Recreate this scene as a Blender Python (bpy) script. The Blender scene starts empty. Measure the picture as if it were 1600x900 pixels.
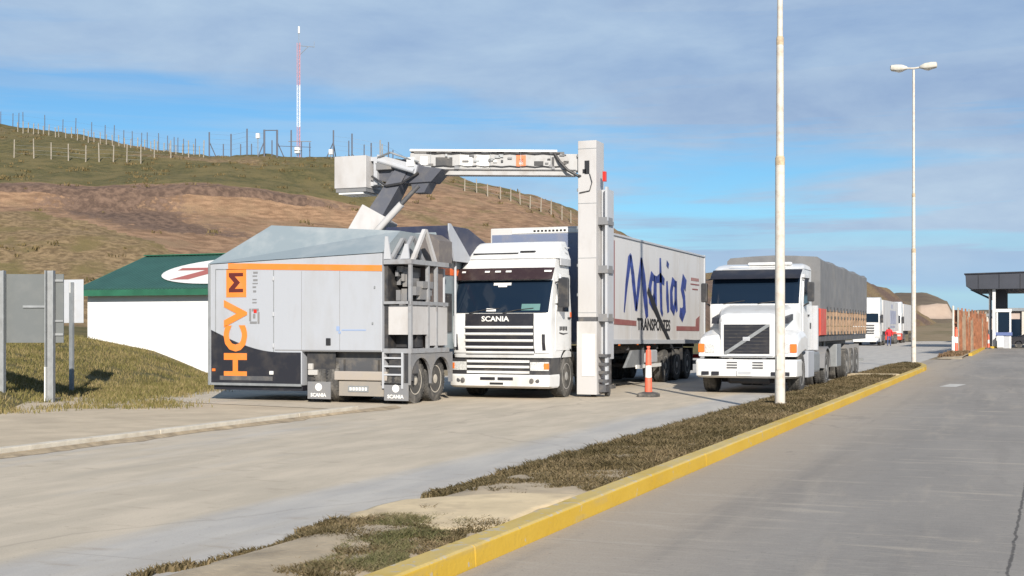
import bpy, bmesh, math, random
from mathutils import Vector, Matrix, noise as mnoise
R = math.radians
random.seed(7)
SC = bpy.context.scene
COL = SC.collection
# world frame: x across the carriageways, y along the road (away), z up; the photographer stands at the origin
# ------------------------------------------------------------------ camera
TH = math.atan(0.4); CT, ST = math.cos(TH), math.sin(TH)
cam = bpy.data.cameras.new('camera'); cam.sensor_width = 36; cam.lens = 45; cam.shift_y = 62/1600
cam.clip_start = 0.1; cam.clip_end = 6000
co = bpy.data.objects.new('camera', cam); COL.objects.link(co)
co.location = (0, 0, 1.65); co.rotation_euler = (R(90), 0, TH)
SC.camera = co
# ------------------------------------------------------------------ world + sun + exposure
SUN_EL, SUN_AZ = R(27), R(150)
W = bpy.data.worlds.new('World'); SC.world = W; W.use_nodes = True
def make_world():
    nt = W.node_tree; N = nt.nodes; L = nt.links; N.clear()
    out = N.new('ShaderNodeOutputWorld')
    sky = N.new('ShaderNodeTexSky'); sky.sky_type = 'NISHITA'; sky.sun_disc = False
    sky.sun_elevation = SUN_EL; sky.sun_rotation = SUN_AZ; sky.air_density = 1.0; sky.dust_density = 0.0; sky.ozone_density = 3.0
    hsv = N.new('ShaderNodeHueSaturation'); hsv.inputs['Hue'].default_value = 0.5; hsv.inputs['Saturation'].default_value = 1.0; hsv.inputs['Value'].default_value = 1.0
    L.new(sky.outputs[0], hsv.inputs['Color'])
    bg1 = N.new('ShaderNodeBackground'); bg1.inputs[1].default_value = 0.062
    tint = N.new('ShaderNodeMix'); tint.data_type = 'RGBA'; tint.blend_type = 'MULTIPLY'; tint.inputs[0].default_value = 1; tint.inputs[7].default_value = (.64, 1.0, 1.22, 1)
    L.new(hsv.outputs[0], tint.inputs[6]); L.new(tint.outputs[2], bg1.inputs[0])
    tc = N.new('ShaderNodeTexCoord'); sep = N.new('ShaderNodeSeparateXYZ'); L.new(tc.outputs['Generated'], sep.inputs[0])
    def M(op, a, b=None, c=None, clamp=False):
        n = N.new('ShaderNodeMath'); n.operation = op; n.use_clamp = clamp
        for i, v in enumerate((a, b, c)):
            if v is None: continue
            if isinstance(v, (int, float)): n.inputs[i].default_value = v
            else: L.new(v, n.inputs[i])
        return n.outputs[0]
    x, y, z = sep.outputs
    az = M('ARCTAN2', x, y)                       # compass angle, 0 along the road
    hor = M('SQRT', M('ADD', M('MULTIPLY', x, x), M('MULTIPLY', y, y)))
    e = M('DIVIDE', z, M('MAXIMUM', hor, 0.02))   # tangent of the elevation
    def vec(a, b, c):
        n = N.new('ShaderNodeCombineXYZ')
        for i, v in enumerate((a, b, c)):
            if isinstance(v, (int, float)): n.inputs[i].default_value = v
            else: L.new(v, n.inputs[i])
        return n.outputs[0]
    def noi(v, sc, det, rough=.55, dist=0):
        n = N.new('ShaderNodeTexNoise'); n.inputs['Scale'].default_value = sc; n.inputs['Detail'].default_value = det
        n.inputs['Roughness'].default_value = rough; n.inputs['Distortion'].default_value = dist
        L.new(v, n.inputs['Vector']); return n.outputs[0]
    def sstep(v, a, b):
        n = N.new('ShaderNodeMapRange'); n.interpolation_type = 'SMOOTHSTEP'
        n.inputs[1].default_value = a; n.inputs[2].default_value = b; L.new(v, n.inputs[0]); return n.outputs[0]
    v1 = vec(az, M('MULTIPLY', e, 5.0), 0.3)
    n1 = noi(v1, 2.6, 7, .55, .4)
    n2 = noi(vec(M('MULTIPLY', az, .7), M('MULTIPLY', e, 10.0), 4.1), 2.2, 7, .6, .5)
    n3 = noi(vec(az, M('MULTIPLY', e, 3.0), 8.0), 5.5, 6, .6, .2)
    a = M('ADD', az, TH)                          # 0 in the middle of the view
    eb = M('SUBTRACT', 0.176, M('MULTIPLY', a, 0.07))
    m1 = sstep(M('ADD', M('SUBTRACT', e, eb), M('MULTIPLY', M('SUBTRACT', n1, .5), .16)), -.022, .024)
    low = M('MULTIPLY', sstep(e, .0, .045), M('ADD', .5, sstep(a, -.15, .2)))
    m2 = M('MULTIPLY', M('MULTIPLY', sstep(n2, .37, .58), low), .8)
    bank = M('MULTIPLY', M('MULTIPLY', sstep(M('ADD', M('ABSOLUTE', M('SUBTRACT', e, .058)), M('MULTIPLY', M('SUBTRACT', n3, .5), .04)), .03, .006), sstep(a, .02, .2)), .6)
    m1 = M('MULTIPLY', m1, sstep(M('ADD', e, M('MULTIPLY', n1, .2)), .75, .45))      # the deck is a band, clear sky overhead
    mask = M('MAXIMUM', M('MAXIMUM', M('MULTIPLY', m1, .93), m2), bank)
    cr = N.new('ShaderNodeValToRGB'); el = cr.color_ramp.elements
    el[0].position = .22; el[0].color = (.275, .395, .60, 1); el[1].position = .74; el[1].color = (.485, .615, .75, 1)
    dk = M('SUBTRACT', n3, M('MULTIPLY', M('MULTIPLY', sstep(a, -.05, .3), sstep(e, .13, .19)), .2))
    L.new(dk, cr.inputs[0])
    hz = sstep(M('ADD', e, M('MULTIPLY', M('SUBTRACT', n3, .5), .03)), .085, -.01)
    hc = N.new('ShaderNodeMix'); hc.data_type = 'RGBA'; L.new(hz, hc.inputs[0]); L.new(cr.outputs[0], hc.inputs[6]); hc.inputs[7].default_value = (.35, .555, .76, 1)
    mask = M('MAXIMUM', mask, M('MULTIPLY', hz, .92))
    bg2 = N.new('ShaderNodeBackground'); bg2.inputs[1].default_value = 0.765
    L.new(hc.outputs[2], bg2.inputs[0])
    mx = N.new('ShaderNodeMixShader'); L.new(mask, mx.inputs[0]); L.new(bg1.outputs[0], mx.inputs[1]); L.new(bg2.outputs[0], mx.inputs[2])
    L.new(mx.outputs[0], out.inputs[0])
make_world()
sl = bpy.data.lights.new('sun', 'SUN'); sl.energy = 4.8; sl.angle = R(.5); sl.color = (1, .935, .84)
so = bpy.data.objects.new('sun', sl); COL.objects.link(so)
_d = Vector((math.sin(SUN_AZ)*math.cos(SUN_EL), math.cos(SUN_AZ)*math.cos(SUN_EL), math.sin(SUN_EL)))
so.rotation_euler = _d.to_track_quat('Z', 'Y').to_euler(); so.location = (20, -30, 40)
SC.view_settings.view_transform = 'Standard'; SC.view_settings.look = 'None'; SC.view_settings.gamma = 1
SC.view_settings.use_curve_mapping = False; SC.view_settings.exposure = 0.5

# ------------------------------------------------------------------ materials
def mat(name, col, rough=.5, metal=0., var=0., vs=3., bump=0., bs=30., dirt=None, coat=0., stretch=None, spec=None):
    """principled with noisy colour variation, optional dirt (colour, amount, scale) and bump"""
    m = bpy.data.materials.new(name); m.use_nodes = True
    nt = m.node_tree; N = nt.nodes; L = nt.links; b = N['Principled BSDF']
    b.inputs['Roughness'].default_value = rough; b.inputs['Metallic'].default_value = metal
    b.inputs['Base Color'].default_value = (*col, 1)
    if spec is not None: b.inputs['Specular IOR Level'].default_value = spec
    if coat: b.inputs['Coat Weight'].default_value = coat; b.inputs['Coat Roughness'].default_value = .1
    geo = N.new('ShaderNodeNewGeometry'); pos = geo.outputs['Position']
    if stretch:
        mp = N.new('ShaderNodeMapping'); mp.inputs['Scale'].default_value = stretch; L.new(pos, mp.inputs[0]); pos = mp.outputs[0]
    cur = None
    def noi(s, d=5):
        n = N.new('ShaderNodeTexNoise'); n.inputs['Scale'].default_value = s; n.inputs['Detail'].default_value = d; n.inputs['Roughness'].default_value = .6
        L.new(pos, n.inputs['Vector']); return n.outputs[0]
    if var:
        r = N.new('ShaderNodeValToRGB'); e = r.color_ramp.elements
        e[0].position = .3; e[1].position = .7
        e[0].color = (*[max(0, c*(1-var)) for c in col], 1); e[1].color = (*[min(1, c*(1+var)) for c in col], 1)
        L.new(noi(vs), r.inputs[0]); cur = r.outputs[0]
    if dirt:
        dc, amt, ds = dirt
        mr = N.new('ShaderNodeMapRange'); mr.inputs[1].default_value = .48; mr.inputs[2].default_value = .75; mr.inputs[4].default_value = amt
        L.new(noi(ds, 7), mr.inputs[0])
        mx = N.new('ShaderNodeMix'); mx.data_type = 'RGBA'; L.new(mr.outputs[0], mx.inputs[0])
        if cur: L.new(cur, mx.inputs[6])
        else: mx.inputs[6].default_value = (*col, 1)
        mx.inputs[7].default_value = (*dc, 1); cur = mx.outputs[2]
    if cur: L.new(cur, b.inputs['Base Color'])
    if bump:
        bn = N.new('ShaderNodeBump'); bn.inputs['Strength'].default_value = bump; bn.inputs['Distance'].default_value = .02
        L.new(noi(bs, 6), bn.inputs['Height']); L.new(bn.outputs[0], b.inputs['Normal'])
    return m
DUST = (.36, .30, .22)
M = {}
M['white'] = mat('white_paint', (.68, .68, .67), .35, dirt=(DUST, .42, 2.2), coat=.3, bump=.10, bs=2.2, stretch=(1, 1, .45))
M['white2'] = mat('trailer_white', (.55, .535, .52), .5, dirt=(DUST, .42, 1.3), bump=.12, bs=1.6, stretch=(1, 1, .3))
M['grey_white'] = mat('pale_grey_paint', (.37, .385, .415), .42, dirt=((.26, .24, .21), .35, 1.8), bump=.10, bs=1.8, stretch=(1, 1, .3))
M['column'] = mat('warm_white_paint', (.47, .455, .445), .45, dirt=((.28, .24, .2), .4, 2.5), bump=.08, bs=2, stretch=(1, 1, .4))
M['armgrey'] = mat('arm_grey_paint', (.36, .355, .35), .45, dirt=((.2, .17, .14), .5, 4))
M['roofpaint'] = mat('sky_tinted_grey_paint', (.215, .255, .275), .4, dirt=((.5, .5, .48), .35, 1.2))  # sky tint and shading of the sloping roof put into the base colour
M['grey'] = mat('mid_grey_paint', (.19, .19, .195), .45, dirt=(DUST, .3, 3))
M['frame'] = mat('frame_grey_paint', (.27, .275, .285), .5, dirt=((.15, .12, .10), .6, 5))
M['lgrey'] = mat('light_grey_paint', (.42, .43, .45), .45, dirt=(DUST, .25, 3))
M['steel'] = mat('galvanised_steel', (.27, .28, .285), .5, .35, var=.15, vs=6)
M['dsteel'] = mat('dark_steel', (.09, .09, .095), .55, .2, dirt=(DUST, .35, 4))
M['black'] = mat('black_paint', (.018, .018, .024), .4, dirt=(DUST, .08, 3))
M['plastic'] = mat('black_plastic', (.03, .03, .033), .5, dirt=(DUST, .18, 4))
M['rubber'] = mat('tyre_rubber', (.06, .057, .053), .85, dirt=((.34, .31, .27), .6, 4), bump=.2, bs=60)
M['rim'] = mat('wheel_rim', (.40, .39, .37), .5, .3, dirt=((.2, .17, .13), .6, 7))
M['palerim'] = mat('pale_dusty_rim', (.50, .46, .39), .6, .1, dirt=((.25, .2, .15), .5, 6))
M['glass'] = mat('dark_glass', (.008, .016, .03), .07, 0, spec=.3)
M['lamp'] = mat('lamp_glass', (.62, .62, .60), .12, .2, var=.3, vs=30)
M['amber'] = mat('amber_lens', (.72, .17, .03), .25)
M['red'] = mat('red_paint', (.52, .06, .035), .45, dirt=(DUST, .3, 3))
M['redlens'] = mat('red_lens', (.5, .03, .02), .25)
M['orange'] = mat('orange_vinyl', (.70, .20, .03), .5, dirt=(DUST, .2, 3))
M['orange2'] = mat('orange_red_vinyl', (.72, .15, .04), .45)
M['maroon'] = mat('maroon_decal', (.25, .085, .08), .55, dirt=(DUST, .3, 2))
M['blue'] = mat('blue_decal', (.03, .05, .21), .5, var=.5, vs=3)
M['navy'] = mat('navy_panel', (.028, .032, .06), .45, dirt=(DUST, .12, 3))
M['headboard'] = mat('blue_grey_panel', (.16, .19, .28), .5, dirt=(DUST, .25, 3))
M['elbow'] = mat('shaded_elbow_grey', (.085, .088, .105), .5, dirt=((.2, .18, .15), .35, 4))  # shade on the elbow put into its dark base colour
M['ink'] = mat('black_decal', (.02, .02, .022), .5)
M['tarp'] = mat('grey_tarpaulin', (.155, .155, .157), .7, var=.14, vs=2, bump=.35, bs=5, dirt=((.28, .26, .23), .35, 1.4))
M['wood'] = mat('plank_wood', (.43, .29, .18), .8, var=.4, vs=4, dirt=((.16, .09, .05), .8, 6))
M['rustwood'] = mat('rust_brown_planks', (.27, .11, .055), .85, var=.45, vs=2.5)
M['palewood'] = mat('weathered_planks', (.27, .20, .14), .9, var=.3, vs=3)
M['pole'] = mat('chalky_white_paint', (.56, .525, .46), .6, dirt=((.34, .19, .10), .5, 7))
M['wall'] = mat('white_render', (.76, .75, .74), .8, dirt=((.6, .56, .5), .25, 1.2), bump=.1, bs=20)
M['green'] = mat('green_sheet_metal', (.026, .078, .062), .5, var=.12, vs=1.5)
M['green2'] = mat('green_fascia_paint', (.025, .115, .065), .45, var=.25, vs=1.2)
M['roofwhite'] = mat('painted_white_on_roof', (.72, .70, .66), .6, dirt=((.4, .36, .3), .3, 2))
M['roofred'] = mat('painted_red_on_roof', (.36, .11, .09), .6)
M['yellow'] = mat('yellow_kerb_paint', (.52, .33, .03), .65, var=.10, vs=5, dirt=((.44, .34, .15), .8, 1.7), bump=.3, bs=40)
M['yellow2'] = mat('faded_yellow_kerb_top', (.50, .36, .085), .75, var=.12, vs=4, dirt=((.43, .35, .21), .85, 1.6), bump=.3, bs=40)
M['kerbcon'] = mat('kerb_concrete', (.52, .47, .385), .85, var=.15, vs=5, dirt=((.30, .23, .15), .6, 2), bump=.3, bs=40)
M['post'] = mat('pale_fence_post', (.30, .265, .21), .9, var=.25, vs=6)
M['dpost'] = mat('dark_fence_post', (.10, .11, .14), .7)
M['wire'] = mat('fence_wire', (.20, .21, .23), .6, .5)
M['mastred'] = mat('mast_red', (.50, .25, .28), .5)
M['mastwhite'] = mat('mast_white', (.75, .75, .74), .5)
M['darkroof'] = mat('dark_fascia', (.035, .038, .05), .5, var=.15, vs=1)
M['tape'] = mat('reflective_white', (.70, .69, .66), .4)
M['cone'] = mat('cone_orange_red', (.72, .13, .07), .5, dirt=(DUST, .25, 8))
M['skin'] = mat('skin', (.42, .25, .17), .6)
M['jacket'] = mat('red_cloth', (.55, .02, .03), .8)
M['jeans'] = mat('blue_cloth', (.06, .09, .20), .85)
M['hair'] = mat('dark_hair', (.02, .015, .012), .7)
M['farcol'] = mat('pale_render', (.45, .36, .31), .8, var=.15, vs=1)
M['floral'] = mat('print_on_trailer', (.33, .34, .42), .5, var=.25, vs=1.5)

# ------------------------------------------------------------------ mesh builder
BASE = {}                       # world position of the thing each object belongs to
class MB:
    def __init__(s): s.v = []; s.f = []; s.m = []; s.mi = 0
    def add(s, v, f):
        k = len(s.v); s.v += [tuple(p) for p in v]; s.f += [[i+k for i in q] for q in f]; s.m += [s.mi]*len(f); return s
    def bev(s, v, f, w, seg=2):
        bm = bmesh.new(); vs = [bm.verts.new(p) for p in v]
        for q in f: bm.faces.new([vs[i] for i in q])
        bmesh.ops.recalc_face_normals(bm, faces=bm.faces)
        es = [e for e in bm.edges if len(e.link_faces) == 2 and e.calc_face_angle() > .4]
        bmesh.ops.bevel(bm, geom=es, offset=w, segments=seg, affect='EDGES', profile=.5, clamp_overlap=True)
        bm.verts.index_update()
        s.add([x.co[:] for x in bm.verts], [[x.index for x in q.verts] for q in bm.faces]); bm.free(); return s
    def box(s, x0, x1, y0, y1, z0, z1, w=0):
        v = [(x, y, z) for z in (z0, z1) for x, y in ((x0, y0), (x1, y0), (x1, y1), (x0, y1))]
        f = [(3, 2, 1, 0), (4, 5, 6, 7), (0, 1, 5, 4), (1, 2, 6, 5), (2, 3, 7, 6), (3, 0, 4, 7)]
        return s.bev(v, f, w) if w else s.add(v, f)
    def prism(s, poly, ax, a, b, w=0):
        def P(p, t): return {'x': (t, p[0], p[1]), 'y': (p[0], t, p[1]), 'z': (p[0], p[1], t)}[ax]
        n = len(poly); v = [P(p, a) for p in poly]+[P(p, b) for p in poly]
        f = [list(range(n))[::-1], list(range(n, 2*n))]+[(i, (i+1) % n, n+(i+1) % n, n+i) for i in range(n)]
        return s.bev(v, f, w) if w else s.add(v, f)
    def loft(s, rings, caps=True, w=0):
        n = len(rings[0]); v = [p for r in rings for p in r]; f = []
        for k in range(len(rings)-1):
            for i in range(n):
                j = (i+1) % n; f.append((k*n+i, k*n+j, (k+1)*n+j, (k+1)*n+i))
        if caps: f.append(list(range(n))[::-1]); f.append([(len(rings)-1)*n+i for i in range(n)])
        return s.bev(v, f, w) if w else s.add(v, f)
    def tube(s, p0, p1, r0, r1=None, n=10):
        r1 = r0 if r1 is None else r1
        p0, p1 = Vector(p0), Vector(p1); d = (p1-p0).normalized()
        a = d.orthogonal().normalized(); b = d.cross(a)
        rings = [[p+(a*math.cos(t)+b*math.sin(t))*r for t in [2*math.pi*i/n for i in range(n)]] for p, r in ((p0, r0), (p1, r1))]
        return s.loft(rings)
    def pipe(s, pts, r, n=8):
        for a, b in zip(pts, pts[1:]): s.tube(a, b, r, r, n)
        return s
    def beam(s, p0, p1, w, h, up=(0, 0, 1), w1=None, h1=None, bv=0):
        """rectangular bar between two points"""
        p0, p1 = Vector(p0), Vector(p1); d = (p1-p0).normalized(); a = d.cross(Vector(up)).normalized(); b = a.cross(d)
        def ring(p, w, h): return [p+a*(sx*w/2)+b*(sz*h/2) for sx, sz in ((-1, -1), (1, -1), (1, 1), (-1, 1))]
        return s.loft([ring(p0, w, h), ring(p1, w1 or w, h1 or h)], w=bv)
    def lathe(s, prof, c, ax='x', n=28):
        c = Vector(c); rings = []
        for r, h in prof:
            ring = []
            for i in range(n):
                t = 2*math.pi*i/n; u, w = r*math.cos(t), r*math.sin(t)
                ring.append(c+Vector({'x': (h, u, w), 'y': (u, h, w), 'z': (u, w, h)}[ax]))
            rings.append(ring)
        return s.loft(rings)
    def grid(s, g, thick=None):
        """rectangular grid of points; thick = offset vector for a closed slab"""
        R_, C_ = len(g), len(g[0]); v = [p for r in g for p in r]
        f = [(i*C_+j, i*C_+j+1, (i+1)*C_+j+1, (i+1)*C_+j) for i in range(R_-1) for j in range(C_-1)]
        if thick:
            k = len(v); t = Vector(thick); v = v+[Vector(p)+t for p in v]
            f += [[i+k for i in q][::-1] for q in f]
            b = [j for j in range(C_)]+[i*C_+C_-1 for i in range(1, R_)]+[(R_-1)*C_+j for j in range(C_-2, -1, -1)]+[i*C_ for i in range(R_-2, 0, -1)]
            f += [(b[i], b[(i+1) % len(b)], b[(i+1) % len(b)]+k, b[i]+k) for i in range(len(b))]
        return s.add(v, f)
    def text(s, body, size, o, xd, yd, depth=.006, sx=1., bold=0., align='LEFT'):
        cu = bpy.data.curves.new('t', 'FONT'); cu.body = body; cu.size = size; cu.extrude = depth/2; cu.offset = bold; cu.align_x = align; cu.resolution_u = 3
        ob = bpy.data.objects.new('t', cu); COL.objects.link(ob)
        dg = bpy.context.evaluated_depsgraph_get(); me = bpy.data.meshes.new_from_object(ob.evaluated_get(dg))
        xd, yd = Vector(xd).normalized(), Vector(yd).normalized(); zd = xd.cross(yd); o = Vector(o)
        s.add([o+xd*(p.co.x*sx)+yd*p.co.y+zd*(p.co.z+depth/2) for p in me.vertices], [list(q.vertices) for q in me.polygons])
        bpy.data.objects.remove(ob); bpy.data.curves.remove(cu); bpy.data.meshes.remove(me); return s
    def stroke(s, pts, width, o, xd, yd, depth=.006):
        """flat brush stroke; pts = (x, y[, width])"""
        xd, yd = Vector(xd).normalized(), Vector(yd).normalized(); zd = xd.cross(yd); o = Vector(o)
        P = [Vector((p[0], p[1])) for p in pts]; Wd = [(p[2] if len(p) > 2 else width) for p in pts]
        g = [[], []]
        for i, p in enumerate(P):
            t = (P[min(i+1, len(P)-1)]-P[max(i-1, 0)]).normalized(); nn = Vector((-t.y, t.x))
            for k, sg in enumerate((1, -1)):
                q = p+nn*(sg*Wd[i]/2); g[k].append(o+xd*q.x+yd*q.y+zd*depth)
        return s.grid(g, thick=-zd*(depth*.9))
    def mesh(s, name, base, mats, smooth=None):
        me = bpy.data.meshes.new(name); bx = Vector(base)
        me.from_pydata([Vector(p)-bx for p in s.v], [], s.f)
        for m in (mats if isinstance(mats, (list, tuple)) else [mats]): me.materials.append(m)
        me.polygons.foreach_set('material_index', s.m)
        bm = bmesh.new(); bm.from_mesh(me); bmesh.ops.recalc_face_normals(bm, faces=bm.faces); bm.to_mesh(me); bm.free()
        if smooth:
            me.polygons.foreach_set('use_smooth', [True]*len(me.polygons)); me.set_sharp_from_angle(angle=R(smooth))
        return me
    def build(s, name, mats, parent=None, smooth=None, label=None):
        base = BASE.get(parent.name, (0, 0, 0)) if parent else (0, 0, 0)
        o = bpy.data.objects.new(name, s.mesh(name, base, mats, smooth)); COL.objects.link(o)
        if parent: o.parent = parent; BASE[o.name] = base
        if smooth and len(s.f) < 4000:
            wn = o.modifiers.new('weighted_normal', 'WEIGHTED_NORMAL'); wn.keep_sharp = True; wn.weight = 80
        if label: o['label'] = label
        return o
def tag(o, label=None, cat=None, group=None, kind=None):
    for k, v in (('label', label), ('category', cat), ('group', group), ('kind', kind)):
        if v: o[k] = v
    return o
def thing(name, loc, label, cat, group=None):
    o = bpy.data.objects.new(name, None); o.empty_display_size = .2; COL.objects.link(o); o.location = loc
    BASE[o.name] = tuple(loc); return tag(o, label, cat, group)
def struct(o): o['kind'] = 'structure'; return o
def dup(o, parent=None):
    c = o.copy(); COL.objects.link(c); c.parent = parent
    for ch in list(o.children): dup(ch, c)
    return c
TYRES = {}
def wheel(parent, c, r=.5, w=.28, side=1, rimmat='rim', dish=.06):
    """tyre with its rim as a sub-part; side = +1 when the outer face looks to +x"""
    key = (round(r, 3), round(w, 3), side, rimmat, dish)
    if key not in TYRES:
        h = w/2; b = MB()
        b.lathe([(r*.60, -h*.95), (r*.70, -h), (r*.92, -h), (r*.985, -h*.82), (r, -h*.5), (r, -h*.34), (r*.975, -h*.31), (r*.975, -h*.25), (r, -h*.22), (r, h*.22), (r*.975, h*.25),
                 (r*.975, h*.31), (r, h*.34), (r, h*.5), (r*.985, h*.82), (r*.92, h), (r*.70, h), (r*.60, h*.95)], (0, 0, 0), 'x', 32)
        for i in range(44):                                   # tread blocks on the shoulders
            t = 2*math.pi*i/44
            for sg in (-1, 1):
                b.beam((sg*h*.62, r*.99*math.cos(t), r*.99*math.sin(t)), (sg*h*.97, r*.965*math.cos(t), r*.965*math.sin(t)), r*.07, .02, up=(0, math.cos(t), math.sin(t)))
        t = b.mesh('wheel', (0, 0, 0), M['rubber'], 40)
        q = MB(); s = side
        q.lathe([(r*.62, s*h*.6), (r*.62, s*h*.97), (r*.58, s*h*.97), (r*.52, s*(h*.97-dish)), (r*.34, s*(h*.97-dish*2.2)), (r*.30, s*(h*.97-dish*1.2)), (r*.2, s*(h*.97)), (r*.12, s*(h*1.02)), (.012, s*h*1.02)], (0, 0, 0), 'x', 28)
        for i in range(10):
            a = 2*math.pi*i/10
            q.tube((s*(h*.97-dish*2.0), r*.27*math.cos(a), r*.27*math.sin(a)), (s*(h*.97-dish*.9), r*.27*math.cos(a), r*.27*math.sin(a)), .014, n=6)
        TYRES[key] = (t, q.mesh('rim', (0, 0, 0), M[rimmat], 35))
    t, rm = TYRES[key]; bp = Vector(BASE.get(parent.name, (0, 0, 0)))
    o = bpy.data.objects.new('wheel', t); COL.objects.link(o); o.parent = parent; o.location = Vector(c)-bp; o.rotation_euler = (random.uniform(0, 1), 0, 0)
    k = bpy.data.objects.new('rim', rm); COL.objects.link(k); k.parent = o
    return o
# ================================================================== SETTING
def lerp(a, b, t): return a+(b-a)*t
# hill: at each compass column a list of (distance, height or ('e', 1000 * elevation tangent))
def E_(py): return ('e', (512-py)/2000)
HILL = {
 -900: [(26, -.1), (38, 1.6), (60, 2.5), (76, E_(370)), (88, E_(296)), (90.5, E_(268)), (112, E_(232)), (150, E_(120)), (240, 22)],
 0:    [(23, -.1), (44, 1.2), (62, 1.9), (78, E_(385)), (90, E_(315)), (91.8, E_(285)), (115, E_(254)), (150, E_(190)), (240, 15)],
 60:   [(29.5, -.1), (44, 1.2), (62, 1.9), (78, E_(388)), (90.5, E_(318)), (92.2, E_(284)), (115, E_(254)), (149, E_(199)), (240, 14)],
 130:  [(33.5, -.1), (44, 1.18), (62, 1.8), (78, E_(392)), (91, E_(322)), (92.6, E_(289)), (115, E_(254)), (146, E_(210)), (240, 13)],
 240:  [(36, -.1), (44, .72), (62, 1.5), (79, E_(400)), (92, E_(328)), (93.6, E_(294)), (115, E_(257)), (140, E_(231)), (240, 12)],
 325:  [(40, -.1), (45.5, .05), (63, 1.2), (80, E_(405)), (93, E_(338)), (94.7, E_(299)), (115, E_(260)), (135, E_(243)), (240, 12)],
 420:  [(46, -.1), (52, .1), (66, 1), (82, E_(408)), (95, E_(346)), (96.6, E_(305)), (114, E_(264)), (132, E_(240)), (240, 12)],
 520:  [(48, -.1), (54, .1), (68, 1), (84, E_(410)), (97, E_(352)), (99, E_(316)), (113, E_(272)), (130, E_(242)), (240, 11)],
 620:  [(50, -.1), (56, .1), (70, 1), (85, E_(415)), (96, E_(368)), (99.5, E_(340)), (112, E_(290)), (128, E_(247)), (240, 10)],
 680:  [(50, -.1), (57, .1), (70, 1), (84, E_(424)), (95, E_(380)), (99.3, E_(350)), (110, E_(304)), (124, E_(264)), (240, 9)],
 740:  [(50, -.1), (57, .1), (70, 1), (84, E_(430)), (95, E_(387)), (99, E_(362)), (108, E_(322)), (120, E_(284)), (240, 8)],
 800:  [(51, -.1), (58, .1), (71, 1), (84, E_(435)), (95, E_(393)), (99, E_(371)), (108, E_(333)), (119, E_(297)), (240, 7)],
 860:  [(52, -.1), (60, .1), (72, 1), (85, E_(440)), (95, E_(400)), (99, E_(380)), (108, E_(347)), (120, E_(313)), (240, 7)],
 905:  [(54, -.1), (62, .1), (74, 1), (87, E_(450)), (97, E_(412)), (101, E_(395)), (111, E_(364)), (124, E_(332)), (240, 7)],
 978:  [(60, -.1), (68, .1), (80, 1), (93, E_(460)), (105, E_(425)), (110, E_(412)), (122, E_(390)), (140, E_(366)), (260, 7)],
 1045: [(66, -.1), (74, .1), (88, 1), (102, E_(468)), (116, E_(445)), (122, E_(438)), (136, E_(421)), (158, E_(405)), (280, 5)],
 1100: [(72, -.1), (81, .1), (95, 1), (110, E_(476)), (126, E_(456)), (132, E_(450)), (148, E_(438)), (174, E_(428)), (290, 4)],
 1230: [(120, -.1), (128, .1), (140, 1), (156, E_(480)), (174, E_(458)), (180, E_(453)), (198, E_(440)), (226, E_(429)), (330, 5)],
 1330: [(165, -.1), (172, .1), (182, 1), (200, E_(480)), (220, E_(462)), (227, E_(457)), (245, E_(445)), (270, E_(430)), (370, 7)],
 1362: [(190, -.1), (198, .1), (208, 1), (225, E_(481)), (244, E_(467)), (252, E_(462)), (268, E_(452)), (292, E_(442)), (390, 6)],
 1388: [(205, -.1), (215, .1), (225, 1), (242, E_(486)), (262, E_(476)), (270, E_(472)), (288, E_(463)), (312, E_(453)), (400, 5)],
 1412: [(225, -.1), (236, .1), (246, 1), (262, E_(492)), (280, E_(486)), (288, E_(483)), (306, E_(477)), (330, E_(470)), (410, 3)],
 1440: [(250, -.1), (262, .1), (272, .7), (288, E_(503)), (304, E_(500)), (312, E_(499)), (328, E_(496)), (350, E_(492)), (430, 1)],
 1480: [(280, -.1), (292, 0), (302, .1), (316, .4), (330, .6), (338, .7), (352, .8), (372, .8), (440, -.2)],
 1560: [(300, -.2), (312, -.2), (322, -.2), (336, -.2), (350, -.2), (358, -.2), (372, -.2), (392, -.2), (460, -.4)],
}
FARHILL = {
 1240: [(380, -.2), (400, 0), (410, 1), (418, 2), (440, 4), (470, E_(490)), (560, 2)],
 1350: [(380, -.2), (400, .5), (412, 2), (420, E_(490)), (440, E_(480)), (470, E_(470)), (560, 3)],
 1400: [(380, -.2), (400, E_(505)), (412, E_(495)), (416, E_(480)), (440, E_(470)), (470, E_(458)), (560, 4)],
 1425: [(380, -.2), (400, E_(503)), (412, E_(496)), (416, E_(478)), (440, E_(468)), (470, E_(457.5)), (560, 4)],
 1446: [(380, -.2), (400, E_(502)), (412, E_(497)), (416, E_(477)), (440, E_(467)), (470, E_(458)), (560, 4)],
 1466: [(380, -.2), (400, E_(502)), (412, E_(498)), (416, E_(474)), (440, E_(471)), (470, E_(465)), (560, 4)],
 1483: [(380, -.2), (400, E_(501)), (412, E_(498)), (415, E_(476)), (440, E_(474)), (470, E_(472)), (560, 4)],
 1489: [(380, -.2), (400, E_(501)), (412, E_(498)), (420, E_(495)), (440, E_(491)), (470, E_(488)), (560, 4)],
 1530: [(380, -.2), (400, E_(505)), (420, E_(502)), (430, E_(499)), (450, E_(491)), (480, E_(484)), (560, 4)],
 1700: [(380, -.2), (400, E_(505)), (420, E_(502)), (430, E_(499)), (450, E_(492)), (480, E_(480)), (560, 4)],
 2600: [(380, -.2), (400, E_(505)), (420, E_(502)), (430, E_(499)), (450, E_(492)), (480, E_(476)), (560, 4)],
}
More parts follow.
